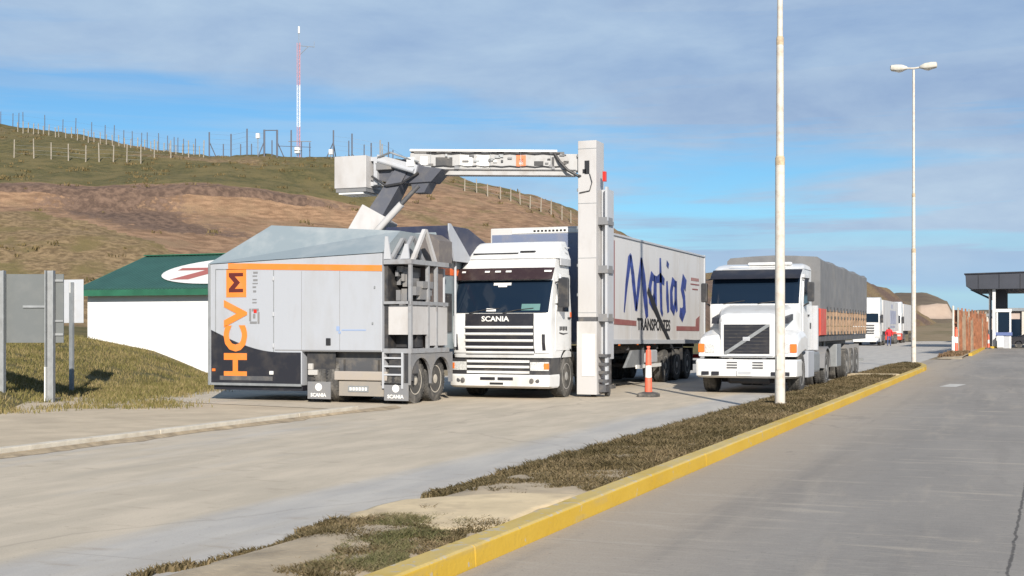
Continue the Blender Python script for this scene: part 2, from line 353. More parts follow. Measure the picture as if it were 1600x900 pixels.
def prof(tab, px):
    ks = sorted(tab); px = min(max(px, ks[0]), ks[-1])
    for a, b in zip(ks, ks[1:]):
        if px <= b: break
    t = (px-a)/(b-a); out = []
    for (d0, h0), (d1, h1) in zip(tab[a], tab[b]):
        H0 = 1.65+h0[1]*d0 if isinstance(h0, tuple) else h0
        H1 = 1.65+h1[1]*d1 if isinstance(h1, tuple) else h1
        out.append((lerp(d0, d1, t), lerp(H0, H1, t)))
    return out
def to_world(px, D):
    X = (px-800)/2000*D; return (X*CT-D*ST, X*ST+D*CT)
def hill_noise(x, y, k, t):
    """relief of the slope; k = knot span, so the flat foot stays flat"""
    a = .0 if k == 0 else min(1, (k-1+t)/2)
    n = mnoise.fractal(Vector((x*.06, y*.06, 1.3)), 1, 2, 5)*.75+mnoise.fractal(Vector((x*.5, y*.5, 7)), 1, 2, 3)*.13
    return n*a
def hill_at(px, D, tab=HILL):
    p = prof(tab, px)
    if D <= p[0][0]: return p[0][1]
    for k, ((d0, z0), (d1, z1)) in enumerate(zip(p, p[1:])):
        if D <= d1: break
    t = min(1, (D-d0)/(d1-d0)); x, y = to_world(px, D)
    return lerp(z0, z1, t)+hill_noise(x, y, k, t)*(1 if tab is HILL else .8)
def ground_z(x, y):
    X = x*CT+y*ST; D = -x*ST+y*CT
    return max(0, hill_at(800+2000*X/D, D)) if D > 5 else 0
def node_tools(name):
    m = bpy.data.materials.new(name); m.use_nodes = True; nt = m.node_tree; N = nt.nodes; L = nt.links; b = N['Principled BSDF']
    geo = N.new('ShaderNodeNewGeometry'); P = geo.outputs['Position']
    def noi(s, d=6, st=(1, 1, 1), ro=.6, off=0):
        mp = N.new('ShaderNodeMapping'); mp.inputs['Scale'].default_value = st; mp.inputs['Location'].default_value = (off, off, off); L.new(P, mp.inputs[0])
        n = N.new('ShaderNodeTexNoise'); n.inputs['Scale'].default_value = s; n.inputs['Detail'].default_value = d; n.inputs['Roughness'].default_value = ro
        L.new(mp.outputs[0], n.inputs['Vector']); return n.outputs[0]
    def crack(s, st=(1, 1, 1)):
        mp = N.new('ShaderNodeMapping'); mp.inputs['Scale'].default_value = st; L.new(P, mp.inputs[0])
        nz = N.new('ShaderNodeTexNoise'); nz.inputs['Scale'].default_value = 1.3; nz.inputs['Detail'].default_value = 6; L.new(mp.outputs[0], nz.inputs['Vector'])
        ad = N.new('ShaderNodeMix'); ad.data_type = 'RGBA'; ad.blend_type = 'LINEAR_LIGHT'; ad.inputs[0].default_value = .35; L.new(mp.outputs[0], ad.inputs[6]); L.new(nz.outputs['Color'], ad.inputs[7])
        vo = N.new('ShaderNodeTexVoronoi'); vo.feature = 'DISTANCE_TO_EDGE'; vo.inputs['Scale'].default_value = s; L.new(ad.outputs[2], vo.inputs['Vector']); return vo.outputs['Distance']
    node_tools.crack = crack
    def ss(v, a, c, lo=0., hi=1.):
        n = N.new('ShaderNodeMapRange'); n.interpolation_type = 'SMOOTHSTEP'; n.inputs[1].default_value = a; n.inputs[2].default_value = c
        n.inputs[3].default_value = lo; n.inputs[4].default_value = hi; L.new(v, n.inputs[0]); return n.outputs[0]
    def ma(op, a, c, clamp=False):
        n = N.new('ShaderNodeMath'); n.operation = op; n.use_clamp = clamp
        for i, v in enumerate((a, c)):
            if isinstance(v, (int, float)): n.inputs[i].default_value = v
            elif v is not None: L.new(v, n.inputs[i])
        return n.outputs[0]
    def mix(f, a, c, blend='MIX'):
        n = N.new('ShaderNodeMix'); n.data_type = 'RGBA'; n.blend_type = blend
        for i, v in ((0, f), (6, a), (7, c)):
            if isinstance(v, (int, float)): n.inputs[i].default_value = v
            elif isinstance(v, tuple): n.inputs[i].default_value = (*v, 1)
            else: L.new(v, n.inputs[i])
        return n.outputs[2]
    def finish(col, rough=.9, h=None, st=.4, dist=.03):
        L.new(col, b.inputs['Base Color']); b.inputs['Roughness'].default_value = rough; b.inputs['Specular IOR Level'].default_value = .25
        if h:
            bn = N.new('ShaderNodeBump'); bn.inputs['Strength'].default_value = st; bn.inputs['Distance'].default_value = dist
            L.new(h, bn.inputs['Height']); L.new(bn.outputs[0], b.inputs['Normal'])
        return m
    def attr(n):
        a = N.new('ShaderNodeAttribute'); a.attribute_name = n; return a
    sp = N.new('ShaderNodeSeparateXYZ'); L.new(P, sp.inputs[0])
    return noi, ss, ma, mix, finish, attr, sp.outputs
def hill_material():
    noi, ss, ma, mix, fin, attr, xyz = node_tools('hill_ground')
    c = attr('cover')
    sepn = c.id_data.nodes.new('ShaderNodeSeparateColor'); c.id_data.links.new(c.outputs['Color'], sepn.inputs[0])
    g, bare, dk = sepn.outputs
    n1 = noi(.35, 8); n2 = noi(2.2, 8, off=3); n3 = noi(9, 4, off=9); nst = noi(.9, 7, (1, 1, 5), off=5)
    straw = mix(ss(n2, .35, .65), (.125, .085, .043), (.265, .185, .10))
    straw = mix(ss(n1, .45, .68), straw, (.15, .115, .048))
    green = mix(ss(n2, .35, .68), (.068, .063, .023), (.13, .109, .042))
    green = mix(ss(n1, .42, .66), green, (.15, .118, .048))
    soil = mix(ss(nst, .35, .66), (.165, .10, .06), (.295, .185, .112))
    soil = mix(ss(n1, .48, .7), soil, (.225, .15, .09))
    dark = mix(ss(n2, .35, .7), (.085, .056, .042), (.18, .118, .084))
    gm = ss(ma('ADD', g, ma('MULTIPLY', ma('SUBTRACT', n1, .5), .9)), .4, .62)
    bm_ = ss(ma('ADD', bare, ma('MULTIPLY', ma('SUBTRACT', noi(.5, 8, (1, 1, 2), off=2), .5), 1.1)), .42, .6)
    dm = ss(ma('ADD', dk, ma('MULTIPLY', ma('SUBTRACT', n2, .5), .9)), .42, .6)
    col = mix(gm, straw, green); col = mix(bm_, col, soil); col = mix(dm, col, dark)
    tus = ss(n3, .60, .72); col = mix(ma('MULTIPLY', tus, .55), col, (.06, .05, .022))
    return fin(col, .95, ma('ADD', n2, ma('MULTIPLY', n3, .6)), .8, .12)
def terrain(name, tab, px0, px1, dpx, sub, cover, m):
    cols = []; px = px0
    while px <= px1: cols.append(px); px += dpx
    v = []; cc = []; f = []; nrow = None
    for px in cols:
        p = prof(tab, px); row = []
        for k in range(len(p)-1):
            for i in range(sub[k]):
                row.append((k, i/sub[k], lerp(p[k][0], p[k+1][0], i/sub[k])))
        row.append((len(p)-2, 1., p[-1][0])); nrow = len(row)
        for k, t, D in row:
            x, y = to_world(px, D); z = lerp(p[k][1], p[k+1][1], t)+hill_noise(x, y, k, t)*(1 if tab is HILL else .8)
            v.append((x, y, z)); cc.append(cover(px, k+t, x, y))
    for i in range(len(cols)-1):
        for j in range(nrow-1): f.append((i*nrow+j, (i+1)*nrow+j, (i+1)*nrow+j+1, i*nrow+j+1))
    me = bpy.data.meshes.new(name); me.from_pydata(v, [], f); me.materials.append(m)
    a = me.color_attributes.new('cover', 'FLOAT_COLOR', 'POINT')
    a.data.foreach_set('color', [q for c in cc for q in (*c, 1)])
    me.polygons.foreach_set('use_smooth', [True]*len(me.polygons))
    o = bpy.data.objects.new(name, me); COL.objects.link(o); return struct(o)
def cover_hill(px, k, x, y):
    t = min(1, max(0, (px-470)/230)); t = t*t*(3-2*t)
    if t <= 0 or t >= 1 or k < 2: return cover_at(px, k, x, y, t >= 1)
    return tuple(lerp(p, q, t) for p, q in zip(cover_at(px, k, x, y, False), cover_at(px, k, x, y, True)))
def cover_at(px, k, x, y, slope):
    """what grows where: (green grass, bare soil, dark turned earth)"""
    n = mnoise.fractal(Vector((x*.05, y*.05, 3)), 1, 2, 4)
    if k < 2: return (.75, .0, .0)
    bare0 = lerp(3.75, 2.35, min(1, max(0, (px-60)/420)))+n*.4     # bare cutting widens along the slope
    if slope:
        g = .35+max(-.35, min(.4, (k-6.5)*.35))+n*.55
        w = .75+n*.5
        if px > 1060: return (.30+n*.6, .30+n*.6, .40+n*.6)
        return (g, w*(1-max(0, g)*.75) if k > 2.2 else .1, .0)
    if k < bare0: return (.20+n*.5 if k < 3 else .1, .0, .0)
    if k < 5.05:
        d = 0.
        if k > 4.7: d = .95 if px < 480 else .6
        elif px < 420: d = .30+n*.7 if k > 3.3+n*.5 else .15+n*.5
        return (.0, 1.0, d)
    if k < 6.2: return (1., .0, .0)
    return (.62+n*.3, .12, .0)
HM = hill_material()
terrain('hills', HILL, -900, 1560, 5, [3, 5, 12, 18, 8, 5, 14, 18, 5], cover_hill, HM)
def far_material():
    noi, ss, ma, mix, fin, attr, xyz = node_tools('far_hill_ground')
    n1 = noi(.05, 8); n2 = noi(.4, 6)
    col = mix(ss(n1, .35, .65), (.115, .085, .058), (.175, .135, .085)); col = mix(ss(n2, .5, .75), col, (.085, .068, .052))
    a = attr('cover'); col = mix(a.outputs['Fac'] if 'Fac' in a.outputs else a.outputs[2], col, mix(n2, (.30, .225, .175), (.42, .33, .26)))
    return fin(col, .95)
terrain('far_hills', FARHILL, 1240, 2600, 8, [3, 3, 4, 4, 6, 4], lambda px, k, x, y: (1, 1, 1) if (2.0 <= k <= 3.02 and 1432 < px < 1491) else (0, 0, 0), far_material())

def flat(name, poly, z, m):
    b = MB(); b.add([(x, y, z) for x, y in poly], [list(range(len(poly)))]); return struct(b.build(name, m))
def ground_material():
    noi, ss, ma, mix, fin, attr, xyz = node_tools('dry_ground')
    n1 = noi(.12, 8); n2 = noi(1.5, 7); n3 = noi(14, 4)
    col = mix(ss(n1, .4, .62), (.25, .195, .125), (.15, .125, .065)); col = mix(ss(n2, .4, .7), col, (.30, .24, .165))
    return fin(col, .95, ma('ADD', n2, n3), .5)
flat('ground', [(-900, -300), (1500, -300), (1500, 1500), (-900, 1500)], -.02, ground_material())
def plain_material():
    noi, ss, ma, mix, fin, attr, xyz = node_tools('dry_plain')
    n1 = noi(.06, 8, (1, .3, 1)); n2 = noi(.5, 7)
    col = mix(ss(n1, .38, .62), (.22, .165, .095), (.14, .115, .055)); col = mix(ss(n2, .45, .7), col, (.27, .2, .125))
    return fin(col, .95)
# plain behind the queue, rising gently towards the far hills
b = MB(); g = []
for D, z in ((150, .0), (185, .5), (240, 1.4), (320, 2.6), (400, 3.2), (430, 3.6)):
    g.append([(*to_world(px, D), z-.02+.25*mnoise.noise(Vector((px*.01, D*.03, 0)))) for px in range(1340, 2700, 40)])
b.grid(g); struct(b.build('plain', plain_material(), smooth=60))

def sand_road_material():
    noi, ss, ma, mix, fin, attr, xyz = node_tools('sandy_concrete')
    x, y, z = xyz
    n1 = noi(.22, 8, (1, .28, 1)); n2 = noi(2.0, 8, (1, .25, 1), off=4); n3 = noi(22, 5, off=6); n4 = noi(1.1, 7, (1.6, .12, 1), off=8)
    con = mix(ss(n2, .3, .7), (.37, .35, .325), (.46, .43, .385))
    sand = mix(ss(n2, .35, .7), (.43, .37, .285), (.53, .45, .345))
    bias = ma('MULTIPLY', ma('SUBTRACT', ss(ma('ADD', x, ma('MULTIPLY', n1, 1.5)), -6.3, -5.4), .0), .30)                 # wind-blown sand lies on the far half
    far = ma('MULTIPLY', ss(y, 27, 48), .34)
    sm = ss(ma('SUBTRACT', ma('SUBTRACT', ma('ADD', n1, ma('MULTIPLY', ma('SUBTRACT', n4, .5), .5)), bias), far), .22, .46)
    col = mix(sm, con, sand)
    trk = ma('MULTIPLY', ss(n4, .52, .72), .22); col = mix(trk, col, (.27, .25, .22))
    # sawn joints every five metres and along the lane
    fy = ma('ABSOLUTE', ma('SUBTRACT', ma('FRACT', ma('DIVIDE', y, 5.0), None), .5), None)
    fx = ma('ABSOLUTE', ma('ADD', x, 8.75), None)
    j = ma('MAXIMUM', ss(fy, .0035, .0018), ss(fx, .02, .01)); col = mix(ma('MULTIPLY', ma('MULTIPLY', j, ma('SUBTRACT', 1.0, sm)), .25), col, (.16, .14, .12))
    spk = ss(n3, .62, .75); col = mix(ma('MULTIPLY', spk, .3), col, (.22, .19, .15))
    fine = noi(70, 3, off=12); col = mix(ma('MULTIPLY', ss(fine, .42, .7), .28), col, (.30, .26, .20))
    peb = noi(17, 3, off=15); col = mix(ma('MULTIPLY', ss(peb, .66, .72), .45), col, (.16, .13, .10))
    lit = noi(3, 7, (.5, 1.2, 1), off=17); col = mix(ma('MULTIPLY', ss(lit, .56, .72), .4), col, (.27, .22, .165))
    ck = ma('MULTIPLY', ss(node_tools.crack(.16, (1, .6, 1)), .006, .002), ss(n1, .4, .55)); col = mix(ma('MULTIPLY', ck, .2), col, (.16, .14, .12))
    return fin(col, .9, ma('ADD', n3, n2), .25, .01)
def grey_road_material():
    noi, ss, ma, mix, fin, attr, xyz = node_tools('worn_concrete')
    x, y, z = xyz
    n1 = noi(.35, 8, (1, .3, 1)); n2 = noi(2.4, 8, (1.3, .2, 1), off=4); n3 = noi(26, 5, off=6); n4 = noi(1.0, 7, (1.5, .1, 1), off=8); n5 = noi(2.4, 7, (.3, 1.5, 1), off=2)
    col = mix(ss(n1, .3, .7), (.205, .19, .172), (.285, .26, .23))
    edge = ss(ma('ADD', x, ma('MULTIPLY', n1, 1.6)), -.6, -2.6); col = mix(ma('MULTIPLY', edge, .75), col, (.385, .315, .235))
    col = mix(ma('MULTIPLY', ss(n4, .5, .72), .5), col, (.18, .165, .148))
    col = mix(ma('MULTIPLY', ss(n2, .52, .72), .4), col, (.36, .315, .255))
    col = mix(ma('MULTIPLY', ss(n5, .54, .70), .5), col, (.40, .35, .285))
    fy = ma('ABSOLUTE', ma('SUBTRACT', ma('FRACT', ma('DIVIDE', ma('ADD', y, 1.9), 4.5), None), .5), None)
    wob = ma('ADD', ma('MULTIPLY', ma('SUBTRACT', n1, .5), .1), ma('MULTIPLY', ma('SUBTRACT', noi(4, 5), .5), .06))
    fx = ma('ABSOLUTE', ma('ADD', ma('ADD', x, ma('SUBTRACT', .31, ma('MULTIPLY', y, .0226))), wob), None)
    j = ma('MAXIMUM', ma('MULTIPLY', ss(fy, .0034, .0018), .16), ss(fx, .017, .006)); col = mix(ma('MULTIPLY', j, .85), col, (.055, .05, .047))
    spk = ss(n3, .6, .75); col = mix(ma('MULTIPLY', spk, .35), col, (.15, .135, .12))
    fine = noi(75, 3, off=12); col = mix(ma('MULTIPLY', ss(fine, .42, .7), .3), col, (.17, .15, .13))
    broom = noi(30, 3, (.12, 1.6, 1), off=21); col = mix(ma('MULTIPLY', ss(broom, .5, .68), .3), col, (.40, .36, .30))
    peb = noi(16, 3, off=15); col = mix(ma('MULTIPLY', ss(peb, .66, .72), .45), col, (.10, .09, .08))
    oil = noi(1.6, 5, (1.4, .5, 1), off=25); col = mix(ma('MULTIPLY', ss(oil, .66, .76), .4), col, (.12, .11, .10))
    ck = ss(node_tools.crack(.13, (1, .5, 1)), .005, .0018); col = mix(ma('MULTIPLY', ma('MULTIPLY', ck, ss(n1, .46, .6)), .22), col, (.12, .11, .10))
    return fin(col, .88, ma('ADD', n3, ma('ADD', n5, n2)), .3, .012)
MS, MG = sand_road_material(), grey_road_material()
flat('sandy_road', [(-12.1, -40), (-4.6, -40), (-4.6, 300), (-40, 300), (-22, 120), (-16, 60), (-15, 40), (-19.5, 40), (-19.6, 25.5), (-17.2, 23.6), (-12.1, 22.6)], .0, MS)
flat('road', [(-3.5, -40), (60, -40), (60, 140), (-3.5, 140)], .004, MG)
flat('far_road', [(-4.6, 51.6), (-3.5, 51.6), (-3.5, 69.5), (-4.6, 69.5)], .002, MG)
flat('shoulder', [(-12.35, -40), (-12.35, 22.3), (-12.1, 24), (-16.6, 25.5), (-22, 24), (-30, 10), (-30, -40)], -.008, mat('sandy_dirt', (.44, .36, .255), .95, var=.16, vs=.9, bump=.4, bs=14, dirt=((.30, .24, .17), .5, 1.6)))
# low concrete kerb beside the sandy road, gutter dirt against it
b = MB()
for i in range(-10, 6):
    y0 = i*4.; y1 = min(y0+3.985, 22.2)
    if y0 < 22: b.box(-12.28, -12.12, y0, y1, -.1, .11, .015)
struct(b.build('kerb', M['kerbcon'], smooth=40))
b = MB(); rn = random.Random(3); g = [[], []]
y = -20.
while y < 24:
    w = .14+.30*mnoise.noise(Vector((0, y*.5, 2)))+.14*mnoise.noise(Vector((0, y*2.2, 5))); g[0].append((-12.115, y, .045)); g[1].append((-12.11+max(.05, w), y, .004)); y += .25
b.grid(g); struct(b.build('gutter_dirt', mat('gutter_dirt', (.30, .235, .155), .95, var=.35, vs=4, bump=.5, bs=20), smooth=60))

# ---- planted island between the carriageways and its yellow kerb
def xr_main(y): return -3.72 if y < 50.6 else -3.72-.012*(y-50.6)**2.05
def island(y0, y1, xl, xr_, hump, m):
    b = MB(); g = []; n = int((y1-y0)/.35)
    for i in range(n+1):
        y = lerp(y0, y1, i/n); row = []; xr = xr_(y) if callable(xr_) else xr_
        l = xl+.13*mnoise.noise(Vector((1, y*.45, 0)))+.06*mnoise.noise(Vector((3, y*2.1, 0)))
        for j in range(11):
            t = j/10; x = lerp(l, xr, t)
            ez = min(1, max(0, (y-y0)/.8))*min(1, max(0, (y1-y)/.8)); z = .006+ez*min(1, t*3.2)*hump*(1+.25*mnoise.noise(Vector((x*1.2, y*1.2, 0)))) if j else -.012
            row.append((x, y, z if j < 10 else hump*.95*ez))
        g.append(row)
    b.grid(g); return struct(b.build('island', m, smooth=60))
SOIL = mat('island_soil', (.36, .285, .19), .95, var=.28, vs=2.2, bump=.6, bs=18, dirt=((.36, .29, .2), .7, 3))
island(-6, 58.4, -5.33, xr_main, .125, SOIL)
def ragged(poly, amp, step=.18):
    out = []
    for (x0, y0), (x1, y1) in zip(poly, poly[1:]+poly[:1]):
        n = max(1, int(math.hypot(x1-x0, y1-y0)/step))
        for k in range(n):
            x, y = lerp(x0, x1, k/n), lerp(y0, y1, k/n); out.append((min(-3.71, x+amp*mnoise.noise(Vector((x*2.3, y*2.3, 1)))), y+amp*mnoise.noise(Vector((x*2.3, y*2.3, 7)))))
    return out
def mound(x, y, h): return h+.012*mnoise.noise(Vector((x*1.5, y*1.5, 3)))
b = MB()
for poly, h in (([(-5.15, 9.3), (-4.85, 9.05), (-4.1, 8.7), (-3.74, 8.9), (-3.74, 11.0), (-4.3, 11.0), (-5.15, 10.1)], .15), ([(-5.28, 42.0), (-3.74, 42.0), (-3.74, 43.2), (-5.28, 43.2)], .165)):
    P = ragged(poly, .16); cx = sum(p[0] for p in P)/len(P); cy = sum(p[1] for p in P)/len(P)
    rings = [[(lerp(cx, x, f), lerp(cy, y, f), z) for x, y in P] for f, z in ((1.06, .05), (1.0, h-.022), (.9, h-.006), (.5, h))]
    b.loft(rings)
struct(b.build('path', mat('sandy_slab', (.56, .44, .27), .9, var=.14, vs=2, bump=.4, bs=16, dirt=((.3, .23, .15), .6, 3)), smooth=60))
b = MB(); y = -8.
while y < 50.4:
    y1 = min(y+2.3, 50.6); o = rn.uniform(-.003, .003); b.bev(*(lambda v, f: (v, f))([(x, yy, z) for yy in (y+.004, y1-.004) for x, z in ((-3.5+o, -.05), (-3.515+o, .135), (-3.535+o, .152), (-3.70+o, .155), (-3.70+o, -.05))],
        [(0, 1, 2, 3, 4), (9, 8, 7, 6, 5)]+[(i, (i+1) % 5, 5+(i+1) % 5, 5+i) for i in range(5)]), .005, 1)
    y = y1
yy = 50.6
while yy < 58.4:                                                              # the kerb bends away to the tip of the island
    ya, yb_ = yy, yy+.6; b.prism([(xr_main(ya)+.22, ya), (xr_main(yb_)+.22, yb_), (xr_main(yb_), yb_), (xr_main(ya), ya)], 'z', -.05, .15); yy += .6
def kerb_material(name, c0, c1, worn):
    noi, ss, ma, mix, fin, attr, xyz = node_tools(name)
    n1 = noi(.9, 6, (1, .5, 1)); n2 = noi(7, 6, off=3); n3 = noi(24, 4, off=8); n4 = noi(2.4, 6, (1, .4, 3), off=12)
    col = mix(ss(n1, .35, .65), c0, c1)
    col = mix(ma('MULTIPLY', ss(n4, .52, .7), .55), col, (.40, .30, .13))
    chip = ss(ma('ADD', ma('MULTIPLY', n2, .7), ma('MULTIPLY', n3, .3)), .60-worn, .64-worn); col = mix(ma('MULTIPLY', chip, .8), col, (.40, .36, .29))
    col = mix(ma('MULTIPLY', ss(n3, .6, .75), .4), col, (.22, .15, .05))
    return fin(col, .75, ma('ADD', n2, n3), .4, .01)
M['yellow'], M['yellow2'] = kerb_material('yellow_kerb_face', (.50, .31, .03), (.54, .35, .045), .0), kerb_material('faded_yellow_kerb_top', (.46, .32, .07), (.50, .38, .15), .05)
yk = struct(b.build('yellow_kerb', [M['yellow'], M['yellow2']], smooth=40))
for p in yk.data.polygons: p.material_index = 1 if p.normal.z > .6 else 0
island(70.5, 116, -4.3, -3.0, .12, SOIL)
b = MB(); y = 79.
while y < 116: b.box(-3.0, -2.8, y, y+2.95, -.05, .16, .015); y += 3
struct(b.build('far_yellow_kerb', M['yellow'], smooth=40))
flat('lane_mark', [(-2.2, 37.5), (-1.75, 37.5), (-1.55, 39.4), (-2.0, 39.4)], .009, mat('worn_lane_paint', (.5, .48, .44), .8, dirt=((.28, .25, .22), .9, 4)))

# ---- grass made of blades: uncountable ground cover
def blade_mat(name, cols):
    m = bpy.data.materials.new(name); m.use_nodes = True; N = m.node_tree.nodes; L = m.node_tree.links; b = N['Principled BSDF']
    g = N.new('ShaderNodeNewGeometry'); r = N.new('ShaderNodeValToRGB'); e = r.color_ramp.elements
    while len(e) < len(cols): e.new(.5)
    for i, c in enumerate(cols): e[i].position = i/(len(cols)-1); e[i].color = (*c, 1)
    nz = N.new('ShaderNodeTexNoise'); nz.inputs['Scale'].default_value = .9; nz.inputs['Detail'].default_value = 5; L.new(g.outputs['Position'], nz.inputs['Vector'])
    mr = N.new('ShaderNodeMapRange'); mr.inputs[1].default_value = .3; mr.inputs[2].default_value = .7; L.new(nz.outputs[0], mr.inputs[0])
    mm = N.new('ShaderNodeMix'); mm.inputs[0].default_value = .5; L.new(g.outputs['Random Per Island'], mm.inputs[2]); L.new(mr.outputs[0], mm.inputs[3]); L.new(mm.outputs[0], r.inputs[0]); L.new(r.outputs[0], b.inputs['Base Color']); b.inputs['Roughness'].default_value = .9; b.inputs['Specular IOR Level'].default_value = .15
    return m
def blades(name, spots, m, label, cat, group=None):
    """spots = (x, y, z, height, lean, width)"""
    v = []; f = []; rn = random.Random(11)
    for x, y, z, h, lean, w in spots:
        a = rn.uniform(0, 6.283); c, s = math.cos(a), math.sin(a); k = len(v); la = rn.uniform(0, 6.283); lx, ly = math.cos(la)*lean*h, math.sin(la)*lean*h
        v += [(x-c*w, y-s*w, z-.02), (x+c*w, y+s*w, z-.02), (x+c*w*.7+lx*.4, y+s*w*.7+ly*.4, z+h*.6), (x-c*w*.7+lx*.4, y-s*w*.7+ly*.4, z+h*.6), (x+lx, y+ly, z+h*.95)]
        f += [(k, k+1, k+2, k+3), (k+3, k+2, k+4)]
    me = bpy.data.meshes.new(name); me.from_pydata(v, [], f); me.materials.append(m); o = bpy.data.objects.new(name, me); COL.objects.link(o)
    return tag(o, label, cat, None, 'stuff')
GRASS_DRY = blade_mat('dry_turf_blades', [(.025, .021, .010), (.058, .047, .021), (.095, .074, .036), (.145, .112, .06), (.20, .15, .085), (.115, .08, .045)])
GRASS_GREEN = blade_mat('green_turf_blades', [(.05, .052, .02), (.085, .088, .036), (.13, .12, .055), (.18, .15, .08), (.12, .095, .05)])
rn = random.Random(5); sp = []
def fb(x, y, s, o): return mnoise.fractal(Vector((x*s, y*s, o)), 1, 2, 4)
N_ = 0
while N_ < 230000:                                                              # island turf: closed mat far away, loose tufts close by
    y = 6.0+52*(rn.random()**2.0); x = rn.uniform(-5.42, xr_main(y)-.02); N_ += 1
    if 42.0 < y < 43.2: continue
    d = fb(x, y, .9, 2)+.35*fb(x, y, 3.2, 6)
    if y < 9.7-(x+4.5)*.55: th = .10+(.25 if x < -5.1 else 0) if not (-4.35 < x and 7.6 < y < 9) else -.2
    elif y < 10.9: continue
    elif y < 13: th = .15-(y-10.9)*.5+(.15 if x < -4.6 else -.1)
    else: th = -.95
    if d < th: continue
    if y > 20 and rn.random() < .25: continue
    sp.append((x, y, .10*max(.05, min(1, (x+5.3)*2))+.01, rn.uniform(.03, .085)*(1.2+.9*fb(x, y, 2.6, 8))*(.55 if y < 13 else .85), rn.uniform(.4, 1.3), rn.uniform(.0035, .008)*(1+y/30)))
blades('turf', sp, GRASS_DRY, 'short dry turf growing along the island behind the yellow kerb', 'grass')
sp = []; N_ = 0
while N_ < 22000:                                                               # two greener clumps at the near end
    cx, cy, rx, ry = rn.choice(((-4.15, 8.15, .33, .62), (-4.45, 9.05, .5, .35), (-4.0, 7.3, .28, .5)))
    a, q = rn.uniform(0, 6.28), math.sqrt(rn.random()); x, y = cx+rx*q*math.cos(a), cy+ry*q*math.sin(a); N_ += 1
    if fb(x, y, 3, 1) < -.15: continue
    sp.append((x, y, .115, rn.uniform(.02, .075)*(1.1-q*.5), rn.uniform(.5, 1.5), rn.uniform(.003, .006)))
blades('weeds', sp, GRASS_GREEN, 'grey green low weeds growing in clumps on the bare end of the island', 'weeds')
VERGE = [(-60, 4), (-21.5, 14.5), (-19.3, 18.2), (-18.4, 19.4), (-17.2, 20.8), (-15.7, 21.3), (-16.3, 22.3), (-18.3, 23.9), (-20, 28), (-24.6, 36.6), (-34.5, 38), (-40, 38), (-60, 30)]
def inside(x, y, P):
    r = False
    for (x0, y0), (x1, y1) in zip(P, P[1:]+P[:1]):
        if (y0 > y) != (y1 > y) and x < (x1-x0)*(y-y0)/(y1-y0)+x0: r = not r
    return r
sp = []; N_ = 0
while N_ < 150000:
    x, y = rn.uniform(-36, -15), rn.uniform(14, 39.5); N_ += 1
    dx, dy = x+1.1*fb(x, y, .45, 1)+rn.gauss(0, .22), y+1.3*fb(x, y, .45, 5)+rn.gauss(0, .22)
    if not inside(dx, dy, VERGE) or y > 37.8: continue
    D = -x*ST+y*CT; px = 800+2000*(x*CT+y*ST)/D
    if px < -60 or px > 420: continue
    if fb(x, y, .8, 9)+.4*fb(x, y, 2.5, 3) < (-.1 if y < 24 else -.42): continue
    sp.append((x, y, ground_z(x, y), rn.uniform(.04, .14), rn.uniform(.3, 1.), rn.uniform(.005, .012)))
GRASS_VERGE = blade_mat('verge_blades', [(.06, .058, .018), (.12, .108, .036), (.145, .13, .044), (.205, .165, .068), (.28, .215, .105), (.13, .10, .045)])
blades('verge_grass', sp, GRASS_VERGE, 'rough olive grass on the bank in front of the white building', 'grass')
sp = []; N_ = 0
while N_ < 1700:                                                               # tussocks on the hillside
    px, D = rn.uniform(-60, 960), rn.uniform(62, 150); N_ += 1
    x, y = to_world(px, D)
    p = prof(HILL, px); kk = sum(D > q[0] for q in p)
    if kk in (4, 5) and rn.random() < .8: continue
    if px > 560 and rn.random() < .6: continue
    if fb(x, y, .15, 4) < -.05: continue
    z = hill_at(px, D); s = rn.uniform(.3, .85)
    for i in range(11):
        sp.append((x+rn.gauss(0, .28*s), y+rn.gauss(0, .28*s), z, rn.uniform(.12, .42)*s, rn.uniform(.2, .9), rn.uniform(.05, .11)*s))
blades('hill_tussocks', sp, blade_mat('tussock_blades', [(.05, .043, .018), (.11, .085, .036), (.17, .125, .06), (.075, .06, .024)]), 'dark grass tussocks scattered over the hillside', 'grass')
sp = []
for i in range(2500):
    y = rn.uniform(71.5, 84); x = rn.uniform(-4.25, -3.1)
    if fb(x, y, .8, 2) < -.1: continue
    sp.append((x, y, .1, rn.uniform(.05, .22), rn.uniform(.3, 1), rn.uniform(.02, .04)))
blades('dead_weeds', sp, blade_mat('dead_weed_blades', [(.10, .06, .035), (.2, .13, .075), (.14, .09, .05)]), 'brown dead weeds at the start of the island with the rusty fence', 'weeds')
# ================================================================== VEHICLES
def nose(x, xc, hw, depth, p=5):
    """how far a rounded front falls back at x"""
    t = min(1, abs(x-xc)/hw); return depth*(1-(1-t**p)**(1/p))
def xs(xc, hw, n=17): return [xc+hw*math.sin(math.pi/2*(2*i/(n-1)-1)) for i in range(n)]
def shell_ring(xc, hw, yf, yb, z, depth, p=5, n=17):
    return [(x, yf+nose(x, xc, hw, depth, p), z) for x in xs(xc, hw, n)]+[(xc+hw, yb, z), (xc-hw, yb, z)]
def patch(b, x0, x1, zy, xc, hwf, depth, p=5, off=.012, n=13, th=.02):
    """panel lying on a rounded front; zy = [(z, yf)]; hwf(z) = half width there"""
    g = []
    for z, yf in zy:
        xx = [lerp(x0, x1, i/(n-1)) for i in range(n)]
        if x1-x0 > 1.8: xx = [(x0+x1)/2+(x1-x0)/2*math.sin(math.pi/2*(2*i/32-1)) for i in range(33)]
        g.append([(x, yf+nose(x, xc, hwf(z), depth, p)-off, z) for x in xx])
    b.grid(g, thick=(0, th, 0)); return b
